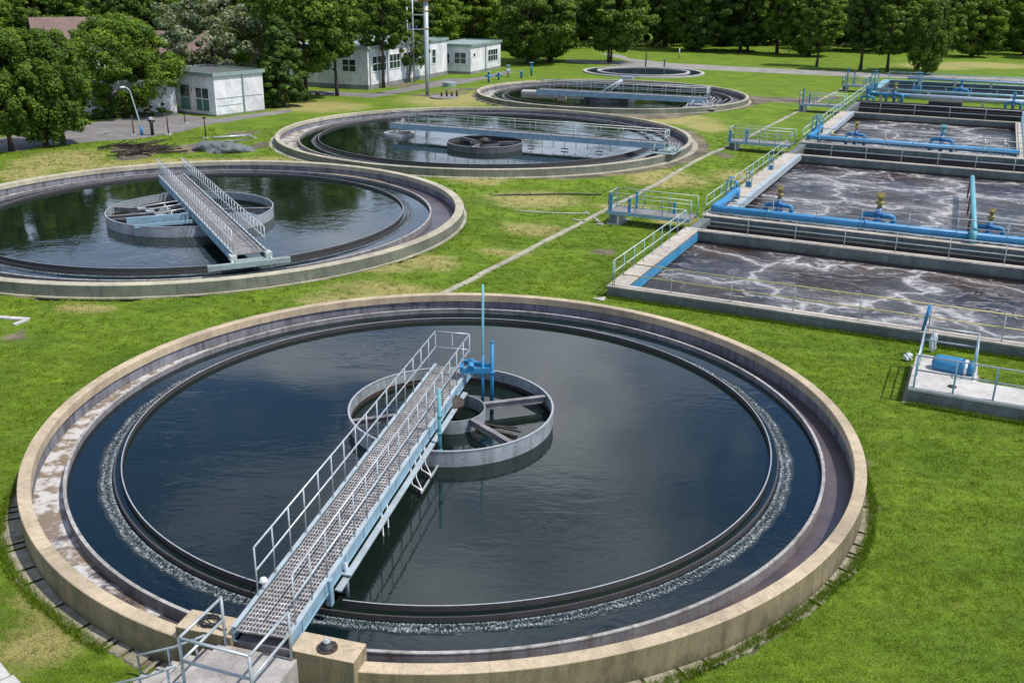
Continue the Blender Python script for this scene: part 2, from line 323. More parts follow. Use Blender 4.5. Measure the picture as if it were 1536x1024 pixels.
def dirt_w(X,Y):
    w=np.zeros(X.shape)
    for (c,r),a,b in zip(T,(.15,.1,.7,.3),(.25,.25,1.4,.6)):
        d=np.hypot(X-c[0],Y-c[1])-r; ww=np.clip(1-(d-a)/b,0,1); ww[d<0]=1
        if r==16.5: ww*=np.clip(.35+(X-c[0])/12,0.1,1)
        w=np.maximum(w,ww)
    for i,b in enumerate(dirt_blobs): w=np.maximum(w,b(X,Y)*(.95 if i<3 or i in(5,6) else .75))
    tr=dist_line(X,Y,[at(870,180),at(1000,178),at(1100,165),at(1150,152),at(1250,146)]); w=np.maximum(w,np.clip(1.3-tr/1.5,0,.85))
    return w
def dry_sunlit_w(X,Y):
    w=np.zeros(X.shape)
    for b in dry_sunlit_blobs: w=np.maximum(w,b(X,Y)*1.0)
    w=np.maximum(w,np.clip((Y-55)/120,0,.3)); return w
def gz(X,Y):
    z=np.zeros(np.shape(X))
    for (c,r) in T[1:]:
        d=np.hypot(X-c[0],Y-c[1])-r; t=np.clip((d-.8)/3.2,0,1); zz=.24*(1-t*t*(3-2*t)); z=np.maximum(z,np.where(d<0,-1,zz)); z=np.where(d<0,-.5,z)
    return z
ZG=gz(X,Y)
verts=np.stack([X.ravel(),Y.ravel(),ZG.ravel()],1)
ii,jj=np.meshgrid(np.arange(nx-1),np.arange(ny-1)); a=(jj*nx+ii).ravel()
faces=np.stack([a,a+1,a+nx+1,a+nx],1)
me=bpy.data.meshes.new('ground'); me.from_pydata(verts.tolist(),[],faces.tolist())
bm=bmesh.new(); bm.from_mesh(me)
G0=.1
for (p0,nrm) in ((BL(G0,G0),(-cu,-su)),(BL(BU-G0,G0),(cu,su)),(BL(G0,G0),(su,-cu)),(BL(G0,BV-G0),(-su,cu))):
    bmesh.ops.bisect_plane(bm,geom=bm.verts[:]+bm.edges[:]+bm.faces[:],plane_co=p0,plane_no=(*nrm,0))
kill=[]
for f in bm.faces:
    c=f.calc_center_median(); u,v=LB(c.x,c.y)
    if G0<u<BU-G0 and G0<v<BV-G0: kill.append(f)
bmesh.ops.delete(bm,geom=kill,context='FACES'); bm.to_mesh(me); bm.free()
n=len(me.vertices); co_=np.empty(n*3,np.float32); me.vertices.foreach_get('co',co_); co_=co_.reshape(-1,3)
for nm,fn in (('dirt',dirt_w),('dry',dry_sunlit_w)):
    at_=me.attributes.new(nm,'FLOAT','POINT'); at_.data.foreach_set('value',fn(co_[:,0].astype(float),co_[:,1].astype(float)).astype(np.float32))
m,nt,p=new_mat('lawn_ground'); g=pos(nt)
def attr(nm): a=N(nt,'ShaderNodeAttribute'); a.attribute_name=nm; return a.outputs['Fac']
gr=mix(nt,ramp(nt,noise(nt,g,.35,5,.6),[(.35,0),(.65,1)]),(.100,.170,.014),(.155,.232,.018))
gr=mix(nt,ramp(nt,noise(nt,g,2.2,5,.7),[(.4,0),(.75,.6)]),gr,(.065,.10,.011))
gr=mix(nt,ramp(nt,noise(nt,g,1.1,6,.7,1.0),[(.58,0),(.72,.65)]),gr,(.19,.20,.045))
gr=mix(nt,1.0,gr,ramp(nt,noise(nt,g,18,4,.75),[(.25,.45),(.75,1.5)]),'MULTIPLY')
gr=mix(nt,.75,gr,ramp(nt,noise(nt,pos(nt,(.5,1.3,1)),1.1,6,.7,.8),[(.3,.55),(.7,1.35)]),'MULTIPLY')
dw=N(nt,'ShaderNodeMath',operation='MULTIPLY_ADD'); nt.links.new(noise(nt,pos(nt,(.6,1.6,1)),.9,6,.7,.6),dw.inputs[0]); dw.inputs[1].default_value=1.6; dw.inputs[2].default_value=-.95
dw2=N(nt,'ShaderNodeMath',operation='ADD'); nt.links.new(dw.outputs[0],dw2.inputs[0]); nt.links.new(attr('dry'),dw2.inputs[1])
gr=mix(nt,ramp(nt,dw2.outputs[0],[(.30,0),(.85,.85)]),gr,(.33,.28,.11))
e1=N(nt,'ShaderNodeMath',operation='MULTIPLY_ADD'); nt.links.new(noise(nt,g,1.6,6,.75),e1.inputs[0]); e1.inputs[1].default_value=1.1; e1.inputs[2].default_value=-.6
e2=N(nt,'ShaderNodeMath',operation='ADD'); nt.links.new(e1.outputs[0],e2.inputs[0]); nt.links.new(attr('dirt'),e2.inputs[1])
ec=mix(nt,ramp(nt,noise(nt,g,.5,5,.6),[(.4,0),(.6,1)]),(.20,.165,.11),(.085,.075,.06))
gr=mix(nt,ramp(nt,e2.outputs[0],[(.42,0),(.62,1)]),gr,ec)
nt.links.new(gr,p.inputs['Base Color']); p.inputs['Roughness'].default_value=.95; p.inputs['Specular IOR Level'].default_value=.15
bump(nt,p,noise(nt,g,14,6,.8),.9,.06)
me.materials.append(m); go=bpy.data.objects.new('ground',me); C.objects.link(go); go['kind']='structure'

# roads, paths (sheets on the ground)
def sheet(name,pts,z,mat,kind='structure',sub=0,rough_edge=0):
    P=[]
    for i in range(len(pts)):
        a_,b_=pts[i],pts[(i+1)%len(pts)]; L=math.hypot(b_[0]-a_[0],b_[1]-a_[1]); k=max(1,int(L/1.0)) if rough_edge else 1
        for j in range(k):
            t=j/k; P.append((a_[0]+(b_[0]-a_[0])*t+random.uniform(-1,1)*rough_edge,a_[1]+(b_[1]-a_[1])*t+random.uniform(-1,1)*rough_edge,z))
    mb=MB(); mb.add(P,[tuple(range(len(P)))]); return mb.build(name,mat,kind=kind)
def apx(lst): return [at(*q) for q in lst]
M['road']=concrete('pale_road',(.30,.28,.25),(.24,.225,.20),(.15,.14,.12),.3,.8)
M['asphalt']=concrete('old_asphalt',(.22,.20,.185),(.16,.15,.14),(.09,.085,.08),.4,.5)
road_lo=[(850,93),(905,97),(960,101),(1060,105),(1200,112),(1300,116),(1400,119),(1700,134)]
road_hi=[(1700,126),(1400,112.5),(1250,107),(1120,101),(1010,95),(945,88),(930,82),(900,80),(925,87),(945,92),(905,92),(850,89)]
sheet('road',apx(road_lo+road_hi),.006,'road',rough_edge=.12)
west=[(-160,250),(-60,235),(0,230),(30,227),(75,219),(150,212),(210,208),(262,200),(280,196),(300,190),(360,180),(440,168),(435,164),(398,168),(326,178),(250,170),(235,172),(180,178),(118,187),(60,198),(-60,215),(-160,225)]
sheet('road',apx(west),.006,'asphalt',rough_edge=.15)
sheet('pavement',apx([(465,136),(560,140),(600,133),(672,118),(700,118),(720,116),(760,106),(775,108),(705,124),(640,133),(560,147),(470,142)]),.006,'asphalt',rough_edge=.15)
# drain path of concrete slabs parallel to the basins
def slab_run(name,p0,p1,w,mat,gapp=.08,L=1.6):
    p0,p1=Vector(p0),Vector(p1); d=(p1-p0); tot=d.length; d.normalize(); s_=Vector((-d.y,d.x,0)); mb=MB(); t=0
    while t<tot:
        l=L*random.uniform(.85,1.2)
        if random.random()>gapp:
            o=random.uniform(-.03,.03); a_=p0+d*(t+.02)+s_*o; b_=p0+d*(min(t+l,tot)-.02)+s_*(o+random.uniform(-.02,.02))
            za=float(gz(np.float64(a_.x),np.float64(a_.y))); zb_=float(gz(np.float64(b_.x),np.float64(b_.y))); mb.bar(a_+Vector((0,0,.02+za)),b_+Vector((0,0,.02+zb_)),w*random.uniform(.8,1.05),.07)
        t+=l
    return mb.build(name,mat,kind='structure')
slab_run('path',at(660,444),at(1278,126),.34,'pathc',.0)
slab_run('path',at(838,326),at(905,338),.22,'pathc',.3,.8)
slab_run('path',at(878,318),at(905,338),.2,'pathc',.2,.8)
slab_run('path',at(-20,480),at(44,484),.25,'slab',0,.9)
slab_run('path',at(44,484),at(-20,502),.22,'slab',.1,.7)
slab_run('path',at(-30,990),at(10,1040),.5,'slab',0,.9)

# concrete apron stones round the near tank and thin kerb lines round the others
c0,r0=T[0]
mb=MB(); na=420; vs=[]; fs=[]
for k in range(na+1):
    t=R(-176)+k/na*R(186); w=.20+.07*math.sin(t*9)+.05*math.sin(t*31+1)+random.uniform(-.035,.035)
    if R(-75)<t<R(-35): w+=.07
    if R(-165)<t<R(-112): w+=.22*math.sin((t-R(-165))/R(53)*math.pi)**.6
    for rr_,z in ((r0+.006,.045),(r0+w,.035),(r0+w+.02,-.02)): vs.append((rr_*math.cos(t),rr_*math.sin(t),z))
for k in range(na):
    if k%random.choice((7,9,11))==0: continue
    for j in range(2): fs.append((k*3+j,k*3+j+1,k*3+j+4,k*3+j+3))
mb.add(vs,fs); mb.build('pavement','apron',loc=(*c0,0),kind='structure')
for (c_,r_),w in zip(T[1:],(.16,.45,.3)):
    mb=MB(); mb.lathe([(r_+.005,.26),(r_+w,.26),(r_+w,.2)],160); mb.build('pavement','pathc',loc=(*c_,0),kind='structure')

# ---------------------------------------------------------------- round settling tanks
def tank(i,label,k,wallm,capm):
    (cx,cy),r=T[i]; g='round settling tanks'; z=.75; n=256 if i==0 else 160
    root=thing('settling_tank',label,'settling tank',(cx,cy,0),0,g)
    rw=.30 if i==0 else (.46 if i==1 else .34); 
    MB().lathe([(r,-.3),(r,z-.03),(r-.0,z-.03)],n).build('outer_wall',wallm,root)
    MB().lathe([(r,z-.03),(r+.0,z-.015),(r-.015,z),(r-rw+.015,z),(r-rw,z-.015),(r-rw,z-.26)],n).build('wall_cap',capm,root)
    r2=r-1.0*k if i==0 else r-1.78
    MB().lathe([(r-rw,z-.26),(r-rw+.05,z-.262),(r-rw+.05,.12)],n).build('inner_wall','innerwall',root)
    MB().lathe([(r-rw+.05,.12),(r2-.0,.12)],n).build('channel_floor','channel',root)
    zl=.42; MB().lathe([(r2+.02,.12),(r2+.02,zl-.012),(r2-.045*k**.5,zl-.012),(r2-.045*k**.5,.02)],n).build('launder_wall','launder',root)
    MB().lathe([(r2+.028,zl-.03),(r2+.028,zl),(r2-.053*k**.5,zl),(r2-.053*k**.5,zl-.03)],n).build('wall_edge','edgestone',root)
    rb=r-2.36 if i==0 else r-3.3
    MB().lathe([(rb+.22,.0),(rb+.22,.37),(rb+.18,.37),(rb+.18,.1)],n).build('weir','baffle',root)
    a0,a1=(R(-101),R(-101)+TAU-R(3)) if i==0 else (0,TAU)
    b=MB(); b.lathe([(rb+.02,.20),(rb+.02,.50),(rb-.0,.50),(rb-.0,.2)],n,a0=a0,a1=a1); b.build('scum_baffle','baffle',root)
    MB().lathe([(rb+.024,.499),(rb+.024,.506),(rb-.004,.506),(rb-.004,.499)],n,a0=a0,a1=a1).build('baffle_rim','lip',root)
    # water
    wz=.36
    def disc(ro,zz,ri=0,m_='water'):
        q=MB(); q.lathe([(ro,zz),(max(ri,.001),zz)],96); q.build('water',m_,loc=(cx,cy,0),kind='structure')
    disc(rb+.19,wz,0,'water' if i==0 else 'water2')
    disc(r2-.05,.25,rb+.2,'launderwater' if i<2 else 'water2')
    # churned water under the weir
    ri_,ro_=rb+.24,rb+(.62 if i==0 else .58); nr,na=(16,1900) if i==0 else (5,360)
    vs=[];fs=[]
    for a in range(na):
        for b_ in range(nr):
            f=b_/(nr-1); tt=TAU*a/na
            h=.253+ .035*math.sin(math.pi*f)*(random.random() if i==0 else .5)
            rr=ri_+(ro_-ri_)*f+ (math.sin(tt*23)+math.sin(tt*61))*.02*f
            if b_==nr-1 or b_==0: h=.246
            vs.append((rr*math.cos(tt),rr*math.sin(tt),h))
    for a in range(na):
        for b_ in range(nr-1):
            A=a*nr+b_; B=((a+1)%na)*nr+b_; fs.append((A,A+1,B+1,B))
    q=MB(); q.add(vs,fs,True); o=q.build('water','splash',loc=(cx,cy,0),kind='structure')
    F=np.tile(np.linspace(0,1,nr),na); A=np.repeat(np.arange(na)/na*TAU*(rb+.4),nr)
    for nm,arr in (('across',F),('along',A)):
        at_=o.data.attributes.new(nm,'FLOAT','POINT'); at_.data.foreach_set('value',arr.astype(np.float32))
    return root
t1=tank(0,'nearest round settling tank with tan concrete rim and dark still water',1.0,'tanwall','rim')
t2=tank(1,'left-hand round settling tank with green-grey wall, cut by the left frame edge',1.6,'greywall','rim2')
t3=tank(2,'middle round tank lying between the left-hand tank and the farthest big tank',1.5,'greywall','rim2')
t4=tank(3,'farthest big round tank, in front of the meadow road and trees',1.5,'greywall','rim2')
# small flat round basin beyond the farthest tank
fx,fy,_=at(965,109); rt=thing('settling_tank','low pale round basin on the meadow beyond the farthest bridge','settling tank',(fx,fy,0))
MB().lathe([(8.6,0),(8.6,.18),(8.1,.18),(8.1,.1)],96).build('outer_wall','slab',rt)
MB().lathe([(6.6,.1),(6.6,.25),(6.2,.25),(6.2,.1)],96).build('launder_wall','slab',rt)
q=MB(); q.lathe([(8.1,.15),(.01,.15)],64); q.build('water','farwater',loc=(fx,fy,0),kind='structure')

# ---------------------------------------------------------------- feed wells
def feed_well(loc,r,h,label,beams,inner,wetz=.36,wm='wellout'):
    root=thing('feed_well',label,'feed well',(*loc,wetz),0,'round steel feed wells')
    b=MB(); b.lathe([(r,-.02),(r,h),(r-.03,h),(r-.03,-.02)],96); b.build('ring_wall',wm,root)
    b=MB(); b.lathe([(r+.012,h-.02),(r+.012,h+.006),(r-.042,h+.006),(r-.042,h-.02)],96); b.build('ring_edge','lip',root)
    b=MB(); b.lathe([(r-.032,.0),(r-.032,.12),(r-.05,.12)],96); b.build('scum_line','rust',root)
    b=MB(); b.lathe([(inner,-.02),(inner,h*.85),(inner-.03,h*.85),(inner-.03,-.02)],48); b.build('inner_ring',wm,root)
    for a in beams:
        a=R(a); b=MB(); c_,s_=math.cos(a),math.sin(a)
        b.bar((c_*inner,s_*inner,h*.62),(c_*(r-.03),s_*(r-.03),h*.62),.06,.2)
        b.bar((c_*inner,s_*inner,h*.62+.11),(c_*(r-.03),s_*(r-.03),h*.62+.11),.15,.02); b.build('cross_beam','launder',root)
    b=MB(); b.tube([(0,0,-.02),(0,0,h+.25)],.22,20); b.tube([(0,0,h+.0),(0,0,h+.12)],.38,20); b.build('centre_column','rust',root)
    return root
fw1=feed_well((-1.72,25.6),2.93,.46,'grey steel feed well ring under the nearest bridge',[18,-52,95,200],.98)
fw2=feed_well((-16.9,50.2),4.2,.52,'grey feed well ring under the steep bridge of the left-hand tank',[175,205,10,-60,110],1.6)
p=at(727,212,.8); fw3=feed_well((p[0],p[1]),2.85,.45,'small dark feed well ring in the middle tank',[10,130,250],1.1,wm='darkwell')
p=at(914,144,.8); fw4=feed_well((p[0],p[1]),2.7,.5,'dark feed well ring in the farthest big tank',[40,160,280],1.0,wm='darkwell')
# floating debris / scum arcs inside the first well, scraper arms
b=MB()
for (x,y,x2,y2,w) in ((.75,-.62,1.75,-1.25,.09),(.95,-.42,2.0,-1.05,.06),(1.2,-.55,1.9,-.8,.05)):
    b.bar((x,y,.10),(x2,y2,.16),w,.04)
tag(b.build('scraper_arm','rust',loc=(-1.72,25.6,.34)),'rusty scraper arm lying in the water of the nearest feed well','scraper arm')
# skimmer ring in the middle tank
p=at(599,198,.6); b=MB(); b.lathe([(1.25,.0),(1.25,.22),(1.0,.22),(1.0,0)],32); b.tube([(0,-1.1,.1),(.3,.2,1.3)],.05,6); b.tube([(.8,.8,.1),(.3,.2,1.3)],.05,6); b.tube([(-.6,.9,.1),(.3,.2,1.3)],.05,6)
tag(b.build('skimmer_ring','lip',loc=(p[0],p[1],.34)),'small pale skimmer ring floating under the left end of the middle bridge','skimmer')
p=at(850,140,.5); b=MB(); b.box(-5,-1.2,-.9,.9,-.02,.35,b=.05); b.box(-1.0,0,-.7,.7,-.02,.5,b=.05); b.box(.3,3.2,-1.1,1.1,-.02,.28,b=.05)
tag(b.build('scum_trough','slab',loc=(p[0],p[1],.34),rotz=R(-8)),'pale concrete scum trough at the left of the farthest feed well','scum trough')

# ---------------------------------------------------------------- railings
def rail_parts(root,pts,h=1.0,spacing=1.5,rails=(1.0,.5),mt='railgrey',mp=None,r=.024,rp=.022,posts=True,endposts=True,closed=False):
    """rails as one part each, every post a part; pts are local base points"""
    mp=mp or mt; pts=[Vector(p) for p in pts]
    for k,f in enumerate(rails):
        b=MB(); q=[p_+Vector((0,0,h*f)) for p_ in pts]
        for a_,c_ in zip(q,q[1:]): b.tube([a_,c_],r,6)
        b.build('top_rail' if k==0 else 'mid_rail',mt,root)
    done=None
    for si,(a_,c_) in enumerate(zip(pts,pts[1:])):
        L=(c_-a_).length; k=max(1,round(L/spacing))
        for j in range(k+1):
            if si>0 and j==0: continue
            q=a_.lerp(c_,j/k); post=MB(); post.tube([(0,0,0),(0,0,h*rails[0])],rp,6)
            if done is None: done=post.build('post',mp,root); done.location=q
            else:
                o=done.copy(); C.objects.link(o); o.parent=root; o.location=q
def railing(label,pts,group='railings round the treatment basins',**k):
    p0=Vector(pts[0]); root=thing('railing',label,'railing',p0,0,group)
    rail_parts(root,[Vector(p_)-p0 for p_ in pts],**k); return root

# ---------------------------------------------------------------- bridges
def bridge(label,p0,p1,w,z,beam_h,rail_h,sp,group='walkway bridges over the tanks',r=.022,rail_start=(0.9,0.9),endrail=True,mt='galv',beam_w=.07,deck_drop=.06,rail_end=0,rails=(1.0,.52)):
    p0=Vector((p0[0],p0[1],0)); p1=Vector((p1[0],p1[1],0)); d=p1-p0; L=d.length; ang=math.atan2(d.y,d.x)
    root=thing('walkway_bridge',label,'bridge',(p0.x,p0.y,z),ang,group)
    hw=w/2
    MB().box(0,L,-hw+beam_w,hw-beam_w,-deck_drop-.035,-deck_drop).build('deck','grating',root)
    for s in (-1,1):
        b=MB(); y0,y1=sorted((s*hw,s*(hw-.012))); b.box(0,L,y0,y1,-beam_h,-.012)
        y0,y1=sorted((s*(hw+.02),s*(hw-beam_w))); b.box(0,L,y0,y1,-beam_h-.012,-beam_h,)
        for k in range(int(L/1.1)): b.box(.5+k*1.1,.512+k*1.1,*sorted((s*(hw+.018),s*hw)),-beam_h,-.012)
        o=b.build('side_beam','beam',root)
        b=MB(); b.box(0,L,y0,y1,-.012,0.004); b.build('flange','beamtop',o)
    b=MB()
    for k in range(int(L/1.5)): b.box(.7+k*1.5,.76+k*1.5,-hw+.02,hw-.02,-beam_h*.7,-deck_drop-.04)
    b.build('cross_members','beam',root)
    for s,st in ((1,rail_start[0]),(-1,rail_start[1])):
        rr_=bpy.data.objects.new('handrail',None); C.objects.link(rr_); rr_.parent=root; rr_.location=(0,s*(hw-.03),0)
        rail_parts(rr_,[(st,0,0),(L-rail_end,0,0)],rail_h,sp,rails,mt,r=r,rp=r*.85)
    if endrail:
        rr_=bpy.data.objects.new('end_rail',None); C.objects.link(rr_); rr_.parent=root
        rail_parts(rr_,[(L-.02,-hw+.03,0),(L-.02,hw-.03,0)],rail_h,.5,rails,mt,r=r,rp=r*.85)
    return root,L
B1a=Vector((-4.46,14.62)); B1b=Vector((-1.80,27.62))
br1,L1=bridge('long steel walkway bridge with grating deck over the nearest tank',B1a,B1b,1.12,1.25,.30,1.05,.78,rail_start=(1.0,.32),rail_end=0)
# widen right side toe-plate, end brackets, hangers as parts
b=MB(); b.box(1.75,1.9,-.63,-.50,-.62,-.02,b=.02); b.build('bracket','beam',br1)
b=MB(); b.tube([(2.55,-.64,-.1),(2.55,-.64,-.95)],.045,8); b.box(2.45,2.7,-.78,-.45,-.34,-.31); b.build('drop_pipe','beamtop',br1)
for k,x in enumerate((4.9,7.1,7.9)):
    b=MB(); z=-.95 if k==0 else -.75
    b.tube([(x,-.58,-.3),(x+.02,-.60,z),(x-.25,-.95,z)],.025,6); b.tube([(x+.4,-.58,-.3),(x+.38,-.6,z),(x-.25,-.95,z)],.022,6); b.box(x-.35,x+.35,-.97,-.93,z-.03,z+.02); b.build('hanger',"lip",br1)
b=MB(); b.box(2.0,12.2,-.74,-.66,-.42,-.39); b.box(2.0,12.2,-.66,-.60,-.405,-.38); b.build('lower_flange','beamtop',br1)
b=MB(); b.tube([(1.2,.50,.0),(1.2,.50,.16)],.02,6); b.lathe([(0.001,-.08),(.06,-.05),(.08,0),(.06,.05),(0.001,.08)],12,c=(1.2,.5,.2)); b.build('knob','whitep',br1)
b=MB(); b.tube([(1.05,-.42,.0),(1.05,-.42,1.12)],.028,8); b.tube([(.0,-.05,.75),(1.05,-.42,1.05)],.001,4); 
# centre rail seen between the two sides
p=at(660,690,.36); b=MB(); b.tube([(0,0,-.3),(0,0,2.05)],.05,10); b.tube([(0,0,.25),(0,0,.33)],.065,10); b.tube([(0,0,.75),(0,0,.83)],.065,10); b.tube([(0,0,1.25),(0,0,1.33)],.065,10)
tag(b.build('depth_pole','teal',loc=(p[0],p[1],.36)),'teal pole standing in the water against the side of the nearest bridge','pole')
p=at(724,607,.36); b=MB(); b.tube([(0,0,-.3),(0,0,3.75)],.036,10); tp=thing('depth_pole','tall thin teal pole rising beside the blue lifting frame at the bridge end','pole',(p[0],p[1],.36))
b.build('pole','teal',tp)
b=MB(); b.tube([(0,0,-.02),(0,0,1.6)],.048,10); b.build('sleeve','blue',tp)
lf=thing('lifting_frame','bright blue lifting frame with upright cylinder at the end of the nearest bridge','lifting frame',(p[0],p[1],.36),0)
b=MB(); b.tube([(.27,.05,-.3),(.27,.05,1.95)],.06,14); b.tube([(.27,.05,1.0),(.27,.05,1.08)],.095,14); b.tube([(.27,.05,1.95),(.27,.05,2.02)],.05,10); b.build('cylinder','blue',lf)
b=MB(); b.bar((-.62,-.05,1.12),(.2,0,1.12),.12,.16); b.bar((-.62,.35,1.25),(.2,.05,1.25),.12,.12); b.bar((-.62,-.1,1.15),(-.62,.4,1.25),.1,.18); b.tube([(-.35,-.1,1.2),(-.35,.25,1.32)],.1,12); b.build('arm','blue',lf)

# stairs, landing and anchor blocks of the nearest bridge
ex=Vector((.963,-.269,0)); ang=math.atan2(ex.y,ex.x); G=Vector((-4.44,14.51,0))
# local frame: x = right along the wall, -y = outward to the camera
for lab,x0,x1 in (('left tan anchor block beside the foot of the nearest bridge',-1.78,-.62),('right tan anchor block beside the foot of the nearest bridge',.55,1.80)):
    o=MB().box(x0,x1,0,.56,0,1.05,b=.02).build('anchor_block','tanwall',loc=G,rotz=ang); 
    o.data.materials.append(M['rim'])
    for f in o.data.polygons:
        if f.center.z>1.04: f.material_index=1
    tag(o,lab,'concrete block','tan anchor blocks')
o=MB().box(-.62,.55,.1,.45,0,.95).build('bearing_sill','launder',loc=G,rotz=ang); tag(o,'grey sill under the grating end between the two tan anchor blocks','sill')
def cap_thing(lab,x,y,rr_,k):
    root=thing('rubber_cap',lab,'rubber cap',G+Matrix.Rotation(ang,3,'Z')@Vector((x,y,1.05)))
    MB().lathe([(rr_*1.15,0),(rr_*1.1,.03),(rr_,.06),(rr_*.75,.09),(rr_*.3,.12),(.001,.12)],24).build('dome','black',root)
    if k: MB().lathe([(.045,.1),(.07,.15),(.05,.2),(.001,.21)],14).build('knob','lip',root)
    b=MB(); b.lathe([(rr_*1.45,0),(rr_*1.45,.025),(rr_*1.1,.03)],24)
    for a in range(8): t=a*TAU/8; b.lathe([(.016,.02),(.016,.05),(.001,.05)],6,c=(rr_*1.28*math.cos(t),rr_*1.28*math.sin(t),0))
    b.build('bolted_flange','rust',root)
cap_thing('black rubber cap with pale knob on the right anchor block',1.18,.24,.13,True)
P_=[]
for k in range(150):
    t=k/150; a=t*TAU*4.5; q=.07+.13*((k*7919)%97/97*.25+.75*abs(math.sin(t*5+.4))); P_.append((q*1.25*math.cos(a)+.03*math.sin(a*.7),q*.85*math.sin(a),.02+.06*t))
P_+=[(.2,-.1,.03),(.34,-.14,.02),(.42,-.1,.02)]
o=MB().tube(P_,.014,6).build('cable_coil','black',loc=G+Matrix.Rotation(ang,3,'Z')@Vector((-1.22,.28,1.05)),rotz=ang); tag(o,'small tangled coil of black cable on the left tan anchor block','cable coil')
st=thing('entrance_stairs','grey concrete steps and landing leading up to the nearest bridge','stairs',G,ang)
MB().box(-.88,.70,-1.42,-.004,0,.88,b=.012).build('landing','slabdark',st)
b=MB()
for k in range(5):
    x1=-.884-.3*k; zt=.88-.16*(k+1); y1=-.05-.06*k
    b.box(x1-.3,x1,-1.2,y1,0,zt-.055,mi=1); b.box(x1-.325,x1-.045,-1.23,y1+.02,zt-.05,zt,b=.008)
b.build('steps',['slabdark','darkwall'],st)  # near-black step bodies paint the shade under the tread nosings
MB().box(-.95,-.5,-1.42,-1.2,.885,.95).build('base_plate','beam',st)
lr=thing('railing','grey tubular guard rail round the landing of the nearest bridge','railing',G+Vector((0,0,.88)),ang,'stair railings')
rail_parts(lr,[(-.72,-.02,0),(-.78,-1.22,0),(.58,-1.30,0),(.62,-.05,0)],1.02,2,(1.0,.55),'galv',r=.028,rp=.028)
for lab,y in (('low stair handrail on the camera side of the entrance steps',-1.15),('low stair handrail beside the tank wall at the entrance steps',-.30)):
    s=thing('handrail',lab,'railing',G,ang,'stair railings')
    b=MB(); b.tube([(-2.42,y,.0),(-2.45,y,.48),(-1.6,y,.86),(-.95,y,1.25)],.024,8); b.build('top_rail','galv',s)
    for x,z0,z1 in ((-1.75,.08,.78),(-1.15,.5,1.12)):
        b=MB(); b.tube([(x,y,z0),(x,y,z1)],.022,8); b.build('post','galv',s)

# bridge of the left-hand tank
B2a=Vector((-11.25,40.35)); B2b=Vector((-20.3,57.45))
br2,L2=bridge('steep-looking steel bridge with twin handrails over the left-hand tank',B2a,B2b,1.45,1.25,.42,1.0,.62,rail_start=(.1,.1),r=.024,mt='galv',endrail=False)
b=MB(); b.box(-.5,-.3,-1.6,1.9,-.55,-.3,b=.02); b.box(-.3,.05,-.7,.7,-.36,-.28); b.build('end_carriage','edge',br2)
for s in (-.75,.75):
    b=MB(); b.tube([(0,s,-.1),(-.5,s*1.2,-.5)],.05,6); b.tube([(0,s,-.1),(.4,s*1.1,-.85)],.05,6); b.box(-.25,.25,s-.14,s+.14,-.3,-.05,b=.02); b.build('bracket','railgrey',br2)
b=MB(); b.box(7.5,L2,-.95,-.73,-.9,-.42); b.build('scum_box','teal',br2)
for k,x in enumerate((9.6,10.6,11.7,12.6)):
    b=MB(); b.tube([(x,.75,-.2),(x,2.0+.3*k,-.35)],.04,6); b.tube([(x,1.5,-.3),(x,1.5,-.85)],.035,6); b.box(x-.3,x+.3,1.6+.3*k,2.0+.3*k,-.45,-.36); b.build('float_arm','lip',br2)
b=MB(); b.bar((9.2,.9,-.35),(9.6,3.8,-.4),.12,.4); b.bar((8.2,.9,-.35),(8.4,3.6,-.4),.1,.15); b.build('trough_arm','beam',br2)
# middle tank bridge
p0=at(590,183,1.4); p1=at(1000,214,1.4)
br3,L3=bridge('long pale blue bridge crossing the middle tank',p0,p1,1.2,1.4,.40,.85,1.7,rail_start=(.0,.0),r=.03,mt='railgrey')
for k in range(11):
    x=9.6+k*.9; b=MB(); z=-.95; b.tube([(x,-.6,-.4),(x+.02,-.62,z+.05*(k%3))],.02,5)
    if k%3==0: b.box(x-.25,x+.3,-.72,-.55,z,z+.05)
    b.build('hanger','rust',br3)
b=MB(); b.box(L3-.4,L3+.5,-.9,.9,-.62,-.42,b=.02); b.build('end_carriage','edge',br3)
b=MB()
for k in range(24):
    x=L3+random.uniform(-.9,.8); y=random.uniform(-1.4,1.2); b.tube([(x,y,-.62),(x+random.uniform(-.4,.4),y+random.uniform(-.6,.6),random.uniform(-.4,0))],.035,5)
b.box(L3-.9,L3+.9,-1.4,1.3,-.62,-.57); b.build('drive_frame','edge',br3)
p0=at(808,133,1.4); p1=at(1062,146,1.4)
br4,L4=bridge('pale bridge with white handrails crossing the farthest big tank',p0,p1,1.6,1.4,.5,.95,1.5,rail_start=(0,0),r=.035,mt='railgrey')
b=MB()
for k in range(22):
    x=L4+random.uniform(-2,1.0); y=random.uniform(-2.2,1.8); b.tube([(x,y,-.9),(x+random.uniform(-.8,.8),y+random.uniform(-.6,.6),random.uniform(-.5,0))],.05,5)
b.box(L4-2.1,L4+1.1,-2.3,1.9,-.92,-.86); b.build('drive_frame','lip',br4)
b=MB(); b.tube([(6.5,1,-.2),(8.8,2.6,1.3)],.12,8); b.tube([(7.4,1,-.2),(8.8,2.6,1.3)],.08,8); b.box(8.3,9.6,2.3,2.9,1.15,1.45); b.build('crane_arm','pipegrey',br4)

